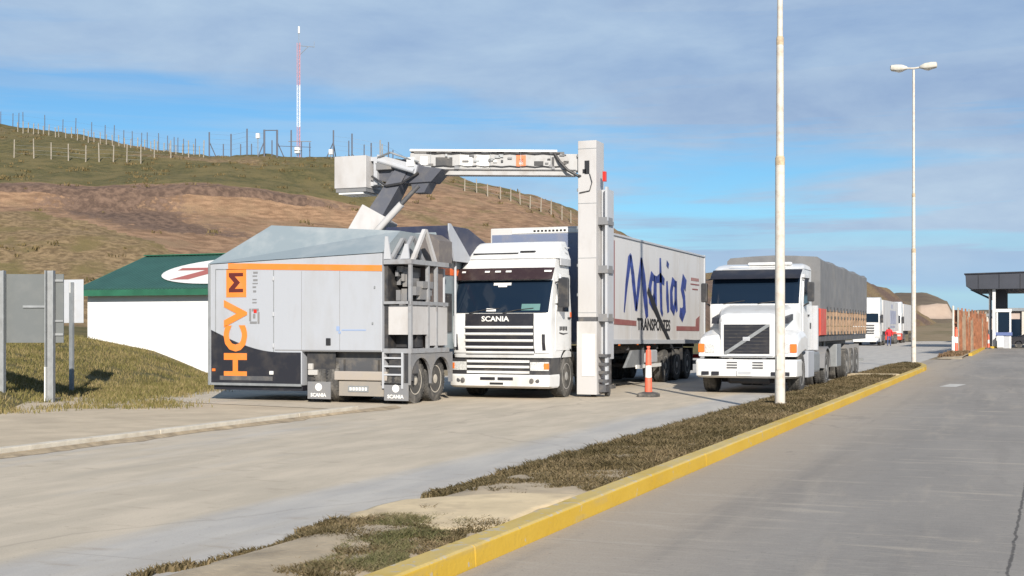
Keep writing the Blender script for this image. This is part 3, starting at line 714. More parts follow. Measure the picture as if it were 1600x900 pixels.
# ------------------------------------------------------------------ white cab-over tractor in the scanning lane
XC, HW = -11.33, 1.25
def cab_over_tractor():
    t = thing('tractor_unit', (XC, 29.5, 0), 'white flat-fronted tractor unit with slatted grille, standing under the scanner arm', 'truck')
    prof_ = [(.95, 27.62), (1.25, 27.52), (1.75, 27.50), (2.0, 27.52), (2.4, 27.66), (2.75, 27.79), (3.05, 27.90), (3.22, 28.0), (3.30, 28.12)]
    def yf(z):
        for (a, y0), (b_, y1) in zip(prof_, prof_[1:]):
            if z <= b_: return lerp(y0, y1, max(0, (z-a)/(b_-a)))
        return prof_[-1][1]
    hw = lambda z: HW-.015*(z > 2)*(z-2)*4
    DP = .28
    b = MB(); b.loft([shell_ring(XC, hw(z), y, 29.02, z, DP, n=41) for z, y in prof_]); cab = b.build('cab', M['white'], t, 35)
    zz = [2.0+i*.125 for i in range(7)]
    b = MB(); patch(b, XC-1.19, XC+1.19, [(z, yf(z)) for z in zz], XC, hw, DP, off=.022, th=.03); ws = b.build('windshield', M['glass'], t, 40)
    b = MB(); patch(b, XC-.22, XC+.22, [(2.64, yf(2.64)), (2.70, yf(2.70))], XC, hw, DP, off=.03, n=5, th=.006); patch(b, XC-.10, XC+.12, [(2.60, yf(2.60)), (2.66, yf(2.66))], XC, hw, DP, off=.032, n=5, th=.006); b.build('sticker', M['tape'], ws)
    b = MB(); patch(b, XC-.32, XC-.08, [(2.03, yf(2.03)), (2.10, yf(2.10))], XC, hw, DP, off=.03, n=4, th=.006); b.build('sticker', M['tape'], ws)
    b = MB(); patch(b, XC+.55, XC+1.0, [(2.05, yf(2.05)), (2.2, yf(2.2))], XC, hw, DP, off=.028, n=5, th=.004); b.build('sticker', mat('green_sticker', (.10, .20, .19), .4), ws)
    b = MB(); zz = [2.77, 2.86, 2.96, 3.05]
    g = [[(x, yf(z)-(.16-.03*k)+nose(x, XC, HW, DP), z) for x in xs(XC, HW-.03)] for k, z in enumerate(zz)]
    b.grid(g, thick=(0, .03, .0)); v = b.build('sun_visor', mat('tinted_visor', (.034, .020, .021), .25, dirt=(DUST, .1, 3)), t, 40)
    for x, w in ((-12.38, .1), (-11.78, .12), (-11.52, .14), (-11.25, .14), (-10.30, .16)):
        b = MB(); patch(b, x, x+w, [(2.945, yf(2.945)-.125), (2.985, yf(2.985)-.115)], XC, lambda z: HW, DP, off=.01, n=3, th=.008); b.build('decal', M['tape'], v)
    # roof spoiler: sloping face, wide at the bottom
    b = MB(); b.loft([shell_ring(XC, w, y, 29.1, z, .3) for z, y, w in ((3.28, 28.06, 1.21), (3.42, 28.25, 1.16), (3.62, 28.55, 1.11), (3.70, 28.72, 1.08), (3.72, 28.85, 1.06))])
    sp_ = b.build('roof_spoiler', M['white'], t, 35)
    b = MB(); b.box(XC-.95, XC+.2, 28.2, 28.5, 3.405, 3.43); b.box(XC+.25, XC+.62, 28.22, 28.55, 3.44, 3.47); b.build('trim', M['ink'], sp_)
    for sx in (-1, 1):
        b = MB(); b.beam((XC+sx*1.235, 28.3, 3.2), (XC+sx*1.235, 28.98, 3.2), .03, .16); b.build('roof_rail', M['lgrey'], t)
    b = MB()
    for k in range(3): b.beam((XC+1.0, 28.3+k*.2, 3.42+k*.09), (XC+1.2, 28.9+k*.05, 3.3+k*.13), .02, .02)
    b.build('air_hose', M['lgrey'], t)
    # grille: dark back panel with white slats
    b = MB(); patch(b, XC-.86, XC+.86, [(z, yf(z)) for z in (1.06, 1.25, 1.5, 1.75, 1.98)], XC, hw, DP, off=.008); gr = b.build('grille', M['black'], t, 40)
    for z in (1.66, 1.505, 1.35, 1.195, 1.07):
        b = MB(); patch(b, XC-.85, XC+.85, [(z-.029, yf(z)-.012), (z, yf(z)-.03), (z+.029, yf(z)-.012)], XC, hw, DP, off=.015, th=.03); b.build('slat', M['white'], gr, 40)
    b = MB(); b.text('SCANIA', .165, (XC-.43, yf(1.83)-.02, 1.80), (1, 0, 0), (0, 0, 1), .012, 1.18, .004); b.build('lettering', M['tape'], gr)
    # white corner panels with air slots and headlamps
    for sx in (-1, 1):
        b = MB(); x0, x1 = sorted((XC+sx*.875, XC+sx*1.20)); patch(b, x0, x1, [(z, yf(z)) for z in (1.06, 1.3, 1.6, 1.93)], XC, hw, DP, off=.02); c = b.build('corner_panel', M['white'], t, 40)
        b = MB(); x0, x1 = sorted((XC+sx*1.06, XC+sx*1.13)); patch(b, x0, x1, [(z, yf(z)) for z in (1.13, 1.3, 1.5)], XC, hw, DP, off=.032, n=4); b.build('air_slot', M['black'], c)
        b = MB(); x0, x1 = sorted((XC+sx*.80, XC+sx*1.22)); patch(b, x0, x1, [(z, 27.47) for z in (.66, .78, .86)], XC, lambda z: 1.26, .3, off=.03, th=.12); h = b.build('headlight', M['lamp'], t, 40)
        b = MB(); x0, x1 = sorted((XC+sx*1.12, XC+sx*1.225)); patch(b, x0, x1, [(z, 27.47) for z in (.69, .83)], XC, lambda z: 1.26, .3, off=.036, n=4, th=.02); b.build('indicator', M['amber'], h)
    # lower grille and bumper
    b = MB(); b.loft([shell_ring(XC, 1.26, 27.46, 28.1, z, .3) for z in (.56, .92)]); b.build('lower_panel', M['plastic'], t, 40)
    for z in (.87, .745, .62):
        b = MB(); patch(b, XC-.78, XC+.78, [(z-.028, 27.45), (z+.028, 27.45)], XC, lambda z: 1.26, .3, off=.03, th=.04); b.build('slat', M['white'], t, 40)
    b = MB(); b.loft([shell_ring(XC, w, y, 28.15, z, .3) for z, y, w in ((.25, 27.50, 1.22), (.30, 27.41, 1.26), (.50, 27.38, 1.27), (.565, 27.41, 1.26))]); bp = b.build('bumper', M['white'], t, 40)
    b = MB()
    for x0, x1 in ((-.42, -.05), (.02, .40)): patch(b, XC+x0, XC+x1, [(.44, 27.385), (.505, 27.385)], XC, lambda z: 1.26, .3, off=.012, n=5)
    b.build('air_slot', M['black'], bp)
    for sx in (-1, 1):
        b = MB()
        for k in range(3): b.lathe([(.055, 0), (.05, -.012), (.01, -.016)], (XC+sx*(.86+.125*k), 27.375+.025*k+(.02*k*k), .43), 'y', 14)
        b.build('fog_lamp', M['dsteel'], bp, 40)
    b = MB(); b.box(XC-.2, XC+.2, 27.352, 27.366, .31, .40); pl = b.build('number_plate', M['tape'], bp)
    b = MB(); b.box(XC-.17, XC+.17, 27.349, 27.351, .33, .385); b.build('plate_field', M['ink'], pl)
    # wipers
    for x in (-.75, .1):
        b = MB(); b.pipe([(XC+x, 27.49, 1.99), (XC+x+.35, 27.50, 2.06), (XC+x+.75, 27.53, 2.1)], .011, 6); b.build('wiper', M['plastic'], t)
    # doors with side windows, on both flanks
    for sx in (-1, 1):
        s = XC+sx*HW; o = sx*.012
        b = MB(); b.prism([(27.90, 1.12), (28.88, 1.12), (28.88, 2.9), (28.25, 2.9), (27.92, 2.05)], 'x', s-sx*.02, s+o); d = b.build('door', M['white'], t)
        b = MB(); b.prism([(28.0, 2.03), (28.78, 2.03), (28.78, 2.84), (28.30, 2.84)], 'x', s, s+sx*.02); b.build('window', M['glass'], d)
        b = MB(); b.box(min(s, s+sx*.035), max(s, s+sx*.035), 28.72, 28.9, 1.86, 1.90); b.build('handle', M['plastic'], d)
        if sx > 0:
            b = MB()
            for k in range(5): b.box(s+.012, s+.016, 28.16+k*.11, 28.24+k*.11, 1.58+.012*(k % 2), 1.68)
            b.stroke([(28.14, 1.53, .03), (28.4, 1.5, .035), (28.72, 1.52, .01)], .03, (s+.013, 0, 0), (0, 1, 0), (0, 0, 1)); b.build('decal', M['ink'], d)
        b = MB(); b.prism([(28.93, 1.9), (29.01, 1.9), (29.01, 2.02), (28.93, 2.02)], 'x', s, s+sx*.012); b.build('stripe', M['orange2'], t)
        b = MB(); b.box(*sorted((s+sx*.05, s+sx*.30)), 27.93, 28.05, 2.12, 2.80, .03); mr = b.build('mirror', M['plastic'], t, 40)
        b = MB(); b.pipe([(s-sx*.03, 27.98, 2.7), (s+sx*.08, 27.98, 2.72)], .02, 6); b.pipe([(s-sx*.03, 27.98, 2.2), (s+sx*.08, 27.98, 2.2)], .02, 6); b.build('bracket', M['plastic'], mr)
        # step box and wheel arch
        b = MB(); b.box(*sorted((s-sx*.35, s-sx*.01)), 27.75, 28.32, .3, .95, .03)
        st = b.build('step_box', M['plastic'], t, 40)
        b = MB(); b.prism([(27.9+.86+.66*math.cos(a), .52+.66*math.sin(a)) for a in [math.pi*i/14 for i in range(15)]]+[(28.76+.60*math.cos(a), .52+.60*math.sin(a)) for a in [math.pi*i/14 for i in range(14, -1, -1)]], 'x', *sorted((s-sx*.36, s-sx*.0))); b.build('mudguard', M['plastic'], t, 40)
        wheel(t, (s-sx*.17, 28.76, .5), .5, .3, sx)
        for y in (31.6,): 
            wheel(t, (s-sx*.17, y, .5), .5, .3, sx); wheel(t, (s-sx*.5, y, .5), .5, .3, sx)
        b = MB(); b.box(*sorted((s-sx*.5, s-sx*.02)), 29.75, 30.75, .45, 1.05, .08); b.build('fuel_tank', M['steel'], t, 40)
    b = MB()
    for sx in (-1, 1): b.box(XC+sx*.42-.05, XC+sx*.42+.05, 27.9, 32.6, .75, 1.0)
    b.box(XC-.5, XC+.5, 31.0, 31.9, 1.0, 1.12); b.tube((XC-1, 28.76, .5), (XC+1, 28.76, .5), .07); b.tube((XC-1, 31.6, .5), (XC+1, 31.6, .5), .09); b.box(XC-.4, XC+.4, 28, 29, .5, .95)
    b.build('chassis', M['dsteel'], t)
    b = MB(); b.box(XC-.6, XC+.6, 28.0, 30.0, .2, .56, .06); b.box(XC-1.0, XC+1.0, 29.4, 29.6, .2, .7); b.build('engine_shade_block', M['black'], t)  # black engine bulk added to keep the space under the cab dark
    b = MB(); b.tube((XC+.9, 29.75, 1.0), (XC+.9, 29.75, 2.9), .07); b.build('exhaust_stack', M['steel'], t, 40)
cab_over_tractor()
def box_trailer():
    x0, x1, y0, y1 = XC-1.28, XC+1.28, 30.05, 42.7
    zt, zt2 = 4.17, 4.10
    t = thing('semi_trailer', (XC, 38, 0), 'long white box trailer with blue brush lettering and a maroon border line', 'trailer')
    b = MB(); b.prism([(y0, 1.24), (y1, 1.12), (y1, zt2), (y0, zt)], 'x', x0, x1, .03); body = b.build('body', M['white2'], t, 40)
    b = MB(); b.box(x0+.05, x1-.02, y0-.012, y0+.02, 1.3, 4.0); 
    b.build('front_panel', M['headboard'], t)
    b = MB(); b.box(x0+.6, x1-.1, y0-.02, y0, 4.02, 4.12); f = b.build('top_strip', M['tape'], t)
    b = MB()
    for k in range(9): b.box(XC-.1+k*.1, XC-.04+k*.1, y0-.026, y0-.02, 4.05, 4.10)
    b.build('decal', M['ink'], f)
    X = x1+.004
    b = MB(); b.beam((X, y0, zt-.045), (X, y1, zt2-.045), .06, .05); b.beam((X, y0+.05, 1.30), (X, y1, 1.18), .05, .12); b.beam((X, y1-.04, 1.15), (X, y1-.04, zt2), .05, .08, up=(0, 1, 0)); b.build('edge_rail', M['lgrey'], t)
    def zline(y, h): return h-.012*(y-32)
    # maroon border: down the front, along the bottom, up at the rear
    b = MB(); ya, yb = 32.25, 41.9
    def Q(pts): b.prism(pts, 'x', X, X+.006)
    Q([(ya, 1.74), (ya+.16, 1.90), (ya+.16, 3.95), (ya, 3.97)]); Q([(ya, 1.74), (34.45, 1.70), (34.45, 1.84), (ya+.16, 1.89)]); b.build('border', M['maroon'], t)
    b = MB(); Q([(38.9, 1.56), (yb, 1.54), (yb-.5, 1.69), (38.9, 1.70)])
    Q([(yb, 1.54), (yb+.05, 2.05), (yb-.45, 1.93), (yb-.5, 1.69)]); b.build('border', M['maroon'], t)
    b = MB(); b.text('TRANSPORTES', .46, (X+.001, 34.55, 1.60), (0, 1, -.012), (0, 0, 1), .006, 1.18, .012); b.build('lettering', M['ink'], t)
    # brush-written name
    o = (X+.001, 33.0, 1.92); b = MB(); xd, zd = (0, 1, -.012), (0, 0, 1)
    for st in ([(.28, .15, .05), (.5, .9, .14), (.8, 1.62, .20), (.92, 1.74, .1)], [(.9, 1.74, .1), (1.1, 1.2, .2), (1.45, .25, .16)], [(1.45, .22, .1), (1.7, 1.0, .18), (1.98, 1.7, .14)], [(1.95, 1.72, .1), (2.15, 1.2, .26), (2.4, .5, .26), (2.55, .05, .16)],
               [(3.35, 1.2, .12), (3.05, 1.28, .2), (2.85, .95, .2), (2.9, .55, .22), (3.1, .42, .2), (3.32, .7, .16)], [(3.42, 1.3, .2), (3.4, .8, .22), (3.5, .38, .14)],
               [(3.55, 1.18, .12), (4.0, 1.27, .2), (4.45, 1.15, .14)], [(3.98, 1.85, .1), (4.02, 1.2, .18), (4.1, .3, .16), (4.25, .15, .1)],
               [(4.75, 1.2, .1), (4.8, .7, .2), (4.9, .25, .14)], [(4.8, 1.62, .16), (4.86, 1.78, .18)],
               [(5.75, 1.15, .14), (5.45, 1.22, .2), (5.25, .9, .2), (5.3, .45, .24), (5.55, .3, .2), (5.78, .6, .16)], [(5.8, 1.25, .18), (5.8, .7, .2), (5.95, .3, .12)],
               [(7.1, 1.15, .26), (6.75, 1.3, .3), (6.6, 1.05, .24), (6.85, .75, .2), (6.9, .4, .26), (6.6, .2, .3), (6.3, .3, .2)]):
        b.stroke([(p[0], p[1], p[2]*1.5) for p in st], .15, o, xd, zd)
    b.build('lettering', M['blue'], t)
    b = MB(); b.stroke([(2.6, .85, .2), (3.2, .45, .3), (4.0, -.05, .2), (4.9, -.55, .18), (5.6, -.95, .08)], .2, (X+.009, 33.0, 1.92), xd, zd); b.build('brush_stroke', M['ink'], t)
    for y in (31.3, 33.95, 36.57, 39.2, 41.8): b = MB(); b.box(X-.002, X+.003, y, y+.035, 1.25, 4.0); b.build('panel_seam', M['lgrey'], t)
    for k in range(7): b = MB(); b.box(X, X+.02, 31.0+1.75*k, 31.12+1.75*k, 1.17, 1.24); b.build('side_marker', M['amber'], t)
    b = MB()
    for k in range(2): b.box(X, X+.006, 40.7+.25*k, 41.9-.2*k, 3.05-.16*k, 3.09-.16*k)
    for k in range(6): b.box(X, X+.006, 40.8+.18*k, 40.92+.18*k, 3.18, 3.28)
    b.build('decal', M['maroon'], t)
    # undercarriage
    b = MB()
    for sx in (-1, 1): b.box(XC+sx*.5-.06, XC+sx*.5+.06, y0+.3, y1-.1, .92, 1.14)
    for y in (31, 32.5, 34, 35.5, 37, 38.5, 40, 41.5): b.box(XC-1.2, XC+1.2, y-.05, y+.05, 1.03, 1.13)
    b.build('chassis', M['dsteel'], t)
    for sx in (-1, 1): b = MB(); b.box(XC+sx*.85-.07, XC+sx*.85+.07, 33.15, 33.3, .1, 1.1); b.box(XC+sx*.85-.16, XC+sx*.85+.16, 33.05, 33.4, .0, .1); b.build('landing_leg', M['dsteel'], t)
    b = MB(); b.prism([(33.6, .55), (35.5, .55), (35.5, 1.02), (34.3, 1.02)], 'x', x1-.14, x1-.06, .01); b.build('side_skirt', M['steel'], t)
    b = MB(); b.box(x1-.06, x1-.02, 34.6, 37.2, .50, .60); b.build('side_rail', M['tape'], t)
    for y in (37.9, 39.25, 40.6):
        for sx in (-1, 1):
            s = XC+sx*1.22; wheel(t, (s-sx*.15, y, .49), .49, .28, sx); wheel(t, (s-sx*.47, y, .49), .49, .28, sx)
        b = MB(); b.tube((XC-1.1, y, .49), (XC+1.1, y, .49), .075); b.box(XC-.6, XC-.4, y-.5, y+.5, .66, .76); b.box(XC+.4, XC+.6, y-.5, y+.5, .66, .76); b.build('axle', M['dsteel'], t)
        b = MB(); b.box(x1-.45, x1-.05, y+.62, y+.65, .25, 1.0); b.build('mudflap', M['plastic'], t)
    b = MB(); b.box(x0+.1, x1-.1, y1-.12, y1, .42, .55); b.build('underrun_bar', M['steel'], t)
    for sx in (-1, 1): b = MB(); b.box(XC+sx*.95-.18, XC+sx*.95+.18, y1-.13, y1+.01, .62, .76); b.build('tail_light', M['redlens'], t)
    b = MB(); b.box(x1-.3, x1-.05, 36.2, 36.9, .62, 1.0, .05); b.build('tool_box', M['lgrey'], t, 40)
box_trailer()
# ------------------------------------------------------------------ bonneted truck in the near lane
def bonneted_truck():
    xc = -6.42; hw = 1.24
    t = thing('bonneted_truck', (xc, 34, 0), 'white bonneted truck with a diagonal bar across its square black grille', 'truck')
    # bonnet
    b = MB()
    def ring(y, w, zt, zb, rr): 
        return [(xc-w, y, zb), (xc+w, y, zb), (xc+w, y, zt-rr*1.2), (xc+w-rr*.35, y, zt-rr*.35), (xc+w-rr*1.4, y, zt), (xc-w+rr*1.4, y, zt), (xc-w+rr*.35, y, zt-rr*.35), (xc-w, y, zt-rr*1.2)]
    b.loft([ring(31.86, .66, 1.84, .9, .10), ring(31.98, .74, 2.0, .9, .14), ring(32.5, .86, 2.13, .9, .18), ring(33.55, 1.08, 2.27, .9, .22)], w=.02); b.build('bonnet', M['white'], t, 40)
    # front wings with lamps
    for sx in (-1, 1):
        b = MB()
        def wr(y, zt, x_in, x_out, zb): return [(xc+sx*x_in, y, zb), (xc+sx*x_out, y, zb), (xc+sx*x_out, y, zt-.18), (xc+sx*(x_out-.06), y, zt-.06), (xc+sx*(x_out-.2), y, zt), (xc+sx*x_in, y, zt+.04)]
        b.loft([wr(31.82, 1.30, .60, 1.22, .93), wr(31.92, 1.44, .6, 1.25, .93), wr(32.4, 1.58, .6, 1.26, 1.02), wr(33.0, 1.62, .6, 1.26, 1.10), wr(33.5, 1.55, .6, 1.24, 1.05)], w=.02); wg = b.build('front_wing', M['white'], t, 40)
        b = MB(); x0, x1 = sorted((xc+sx*.80, xc+sx*1.06)); b.box(x0, x1, 31.79, 31.85, 1.01, 1.27, .03); b.build('headlight', M['lamp'], t, 40)
        b = MB(); x0, x1 = sorted((xc+sx*1.07, xc+sx*1.23)); b.box(x0, x1, 31.79, 31.9, 1.03, 1.25, .02); b.build('indicator', M['amber'], t, 40)
        b = MB(); b.prism([(32.15, 1.75), (32.9, 1.85), (32.9, 2.0), (32.2, 1.9)], 'x', *sorted((xc+sx*.78, xc+sx*.965))); b.build('air_vent', M['black'], t)
    # square grille with diagonal bar
    b = MB(); b.box(xc-.66, xc+.66, 31.80, 31.87, .94, 1.80, .02); fr = b.build('grille_frame', M['white'], t, 40)
    b = MB(); b.box(xc-.57, xc+.57, 31.785, 31.80, 1.0, 1.73); gr = b.build('grille', M['black'], t)
    b = MB()
    for k in range(8): b.box(xc-.55, xc+.55, 31.776, 31.786, 1.04+k*.088, 1.065+k*.088)
    b.build('mesh_bars', M['plastic'], gr)
    b = MB(); b.beam((xc-.50, 31.765, 1.02), (xc+.52, 31.765, 1.72), .014, .075, up=(0, 1, 0)) if False else b.prism([(xc-.55, 1.0), (xc-.47, 1.0), (xc+.57, 1.68), (xc+.57, 1.73), (xc+.50, 1.73), (xc-.55, 1.045)], 'y', 31.755, 31.775); b.build('diagonal_bar', M['steel'], gr)
    b = MB(); b.box(xc-.09, xc+.09, 31.74, 31.756, 1.32, 1.42, .01); b.text('VOLVO', .055, (xc-.08, 31.738, 1.345), (1, 0, 0), (0, 0, 1), .004, .85); b.build('badge', M['lgrey'], gr)
    # deep white bumper
    b = MB(); b.loft([shell_ring(xc, w, y, 32.35, z, .26) for z, y, w in ((.40, 31.66, 1.22), (.45, 31.58, 1.27), (.80, 31.56, 1.28), (.86, 31.62, 1.26))]); bp = b.build('bumper', M['white'], t, 40)
    for sx in (-1, 1):
        for k in range(2):
            b = MB(); x = xc+sx*(1.0-.26*k); b.box(x-.095, x+.095, 31.545+.03*(1-k), 31.60+.03*(1-k), .47, .56, .01); b.build('fog_lamp', M['black'], bp)
        b = MB()
        for k in range(3): b.box(xc+sx*.32-.13, xc+sx*.32+.13, 31.555, 31.575, .64+.065*k, .675+.065*k)
        b.build('air_slot', M['dsteel'], bp)
    b = MB(); b.box(xc-.19, xc+.19, 31.535, 31.556, .46, .60); pl = b.build('number_plate', M['tape'], bp); b = MB(); b.box(xc-.16, xc+.16, 31.53, 31.535, .49, .57); b.build('plate_field', M['lgrey'], pl)
    # cab
    xc -= .13; hw = 1.2
    pr = [(1.05, 33.45), (2.2, 33.40), (2.5, 33.50), (2.95, 33.66), (3.1, 33.78), (3.22, 34.0)]
    b = MB(); b.loft([shell_ring(xc, hw-.02*(z > 2.2), y, 35.3, z, .18, 6) for z, y in pr]); b.build('cab', M['white'], t, 35)
    def yf(z):
        for (a, y0), (b_, y1) in zip(pr, pr[1:]):
            if z <= b_: return lerp(y0, y1, (z-a)/(b_-a))
        return pr[-1][1]
    b = MB(); patch(b, xc-1.15, xc+1.15, [(z, yf(z)) for z in (2.28, 2.5, 2.75, 2.96)], xc, lambda z: hw, .18, 6, .012); ws = b.build('windshield', M['glass'], t, 40)
    b = MB(); b.box(xc-.03, xc+.03, 33.44, 33.47, 2.28, 2.3); b.pipe([(xc-.8, 33.40, 2.28), (xc-.25, 33.43, 2.36)], .012, 6); b.pipe([(xc+.1, 33.40, 2.28), (xc+.7, 33.43, 2.36)], .012, 6); b.build('wiper', M['plastic'], t)
    b = MB(); g = [[(x, yf(z)-d+nose(x, xc, hw, .18, 6), z) for x in xs(xc, hw-.02)] for z, d in ((2.93, .24), (3.04, .2), (3.18, .12))]; b.grid(g, thick=(0, .03, 0)); b.build('sun_visor', M['black'], t, 40)
    b = MB(); b.loft([shell_ring(xc, w, y, 35.25, z, .2) for z, y, w in ((3.2, 33.95, 1.2), (3.30, 34.15, 1.15), (3.36, 34.5, 1.05))]); b.build('roof', M['white'], t, 35)
    b = MB(); b.tube((xc-.75, 33.95, 3.27), (xc+.75, 33.95, 3.27), .012); b.box(xc-.3, xc+.85, 34.1, 34.3, 3.31, 3.39, .03); b.build('roof_bar', M['white'], t, 40)
    for sx in (-1, 1):
        s = xc+sx*hw
        b = MB(); b.prism([(33.75, 1.15), (34.75, 1.15), (34.75, 3.05), (33.95, 3.05), (33.75, 2.3)], 'x', *sorted((s-sx*.02, s+sx*.012))); d = b.build('door', M['white'], t)
        b = MB(); b.prism([(33.83, 2.28), (34.65, 2.28), (34.65, 2.95), (34.02, 2.95)], 'x', *sorted((s, s+sx*.018))); b.build('window', M['glass'], d)
        b = MB(); b.box(*sorted((s, s+sx*.035)), 34.5, 34.68, 1.95, 2.0); b.build('handle', M['plastic'], d)
        b = MB(); b.box(*sorted((s+sx*.12, s+sx*.29)), 33.72, 33.84, 2.33, 2.84, .03); m_ = b.build('mirror', M['plastic'], t, 40)
        b = MB(); b.pipe([(s-sx*.02, 33.8, 2.2), (s+sx*.16, 33.78, 2.3)], .022, 6); b.pipe([(s-sx*.02, 33.85, 2.95), (s+sx*.16, 33.78, 2.92)], .018, 6); b.build('bracket', M['plastic'], m_)
        s = xc+.13+sx*1.24
        b = MB(); b.box(*sorted((s-sx*.42, s-sx*.0)), 33.62, 34.6, .35, 1.04, .03); b.build('step_box', M['grey_white'], t, 40)
        b = MB(); b.box(*sorted((s-sx*.5, s-sx*.03)), 34.8, 35.9, .42, 1.02, .1); b.build('fuel_tank', M['steel'], t, 40)
        wheel(t, (s-sx*.17, 32.72, .5), .5, .3, sx)
        for y in (37.1,):
            wheel(t, (s-sx*.17, y, .5), .5, .28, sx); wheel(t, (s-sx*.5, y, .5), .5, .28, sx)
        b = MB(); b.prism([(37.1+.62*math.cos(a), .52+.60*math.sin(a)) for a in [math.pi*i/12 for i in range(13)]]+[(37.1+.57*math.cos(a), .52+.55*math.sin(a)) for a in [math.pi*i/12 for i in range(12, -1, -1)]], 'x', *sorted((s-sx*.66, s))); b.build('mudguard', M['grey'], t, 40)
    b = MB(); b.box(xc+hw-.01, xc+hw+.012, 34.95, 35.12, 1.62, 1.78); b.build('side_lamp', M['plastic'], t)
    xc += .13; hw = 1.24
    b = MB(); b.box(xc-.55, xc+.55, 32.1, 34.4, .24, .60, .06); b.box(xc-1.0, xc+1.0, 33.5, 33.7, .22, .7); b.build('engine_shade_block', M['black'], t)  # black bulk added so no sunlit ground shows between the wheels
    b = MB()
    for sx in (-1, 1): b.box(xc+sx*.42-.05, xc+sx*.42+.05, 31.9, 38.2, .72, .98)
    b.box(xc-.45, xc+.45, 32, 33.4, .5, .95); b.tube((xc-1, 32.72, .5), (xc+1, 32.72, .5), .07); b.tube((xc-1, 37.1, .5), (xc+1, 37.1, .5), .09); b.box(xc-.8, xc+.8, 31.75, 31.9, .42, .52)
    b.build('chassis', M['dsteel'], t)
    b = MB(); b.box(xc+.55, xc+hw-.02, 35.35, 35.5, 1.05, 2.25); b.build('rear_guard', M['lgrey'], t)
bonneted_truck()
M['stake'] = mat('pale_stake_wood', (.30, .20, .13), .8, var=.3, vs=5)
def tarp_trailer():
    x0, x1, y0, y1 = -7.82, -5.26, 36.1, 47.4
    t = thing('tarpaulin_trailer', ((x0+x1)/2, 42, 0), 'trailer under a grey tarpaulin with wooden stake sides and a red headboard', 'trailer')
    b = MB(); b.box(x0+.02, x1-.02, y0, y1, 1.26, 1.42, .01); b.build('deck', M['dsteel'], t)
    b = MB(); g = []                                                       # tarpaulin: hoops under cloth
    n = 46
    for i in range(n+1):
        y = lerp(y0, y1, i/n); sag = -.05*math.sin(math.pi*4*(i/n))**2; h = lerp(3.62, 3.50, i/n)+sag*.8+.015*mnoise.noise(Vector((0, y*1.3, 0)))
        row = []
        for x, z in ((x0-.02, 2.12), (x0-.03, 2.6), (x0-.02, h-.09), (x0+.07, h), (x0+.7, h+.04), ((x0+x1)/2, h+.06), (x1-.7, h+.04), (x1-.07, h), (x1+.02, h-.09), (x1+.03, 2.6), (x1+.02, 2.12)):
            row.append((x+.022*mnoise.noise(Vector((x*2, y*2.4, z*1.1)))*(1 if z < 3.4 else .3), y, z+(.03*mnoise.noise(Vector((x, y*1.5, 3))) if z < 2.2 else 0)))
        g.append(row)
    b.grid(g)
    for r in (g[0], g[-1]): b.add(r, [list(range(len(r)))])
    b.build('tarpaulin', M['tarp'], t, 50)
    b = MB(); b.box(x0+.02, x1-.005, y0-.03, y0+.09, 1.42, 2.2, .01); b.box(x1-.03, x1+.035, y0-.03, y0+1.05, 1.44, 2.18, .01); b.build('headboard', M['red'], t)
    for sx, X in ((-1, x0), (1, x1)):
        b = MB()
        for k in range(3): b.box(*sorted((X-sx*.025, X+sx*.005)), y0+1.06, y1, 1.46+.245*k, 1.68+.245*k)
        sd = b.build('stake_side', M['wood'], t)
        y = y0+1.15
        while y < y1:
            b = MB(); b.box(*sorted((X+sx*.004, X+sx*.03)), y, y+.05, 1.44, 2.18); b.build('stake', M['stake'], sd)
            b = MB(); b.box(*sorted((X+sx*.005, X+sx*.03)), y+.30, y+.44, 1.44, 1.54); b.build('latch', M['rubber'], sd)
            b = MB(); b.box(*sorted((X+sx*.005, X+sx*.03)), y+.30, y+.42, 1.90, 1.99); b.build('latch', M['rubber'], sd)
            b = MB(); b.box(*sorted((X+sx*.03, X+sx*.045)), y+.1, y+.125, 2.1, 2.25); b.build('tarp_strap', M['plastic'], sd)
            y += .74
        for y in (42.2, 43.5, 44.8):
            wheel(t, (X-sx*.16, y, .49), .49, .27, sx); wheel(t, (X-sx*.48, y, .49), .49, .27, sx)
            b = MB(); b.box(*sorted((X-sx*.6, X-sx*.03)), y+.58, y+.61, .2, 1.1); b.build('mudflap', M['grey'], t)
    for X in (x0+.35, x1-.35): b = MB(); b.tube((X, 39.3, .1), (X, 39.3, 1.3), .05); b.box(X-.15, X+.15, 39.15, 39.45, .02, .1); b.build('landing_leg', M['steel'], t)
    b = MB(); b.box(x1-.5, x1-.05, 40.0, 41.0, .45, 1.15, .03); b.build('tool_box', M['steel'], t, 40)
    b = MB()
    for sx in (-1, 1): b.box((x0+x1)/2+sx*.5-.06, (x0+x1)/2+sx*.5+.06, y0+.1, y1-.1, .95, 1.26)
    for y in (42.2, 43.5, 44.8): b.tube((x0+.2, y, .49), (x1-.2, y, .49), .075)
    b.build('chassis', M['dsteel'], t)
    b = MB(); b.box(x0+.1, x1-.1, y1-.1, y1, .45, .57); b.build('underrun_bar', M['steel'], t)
tarp_trailer()
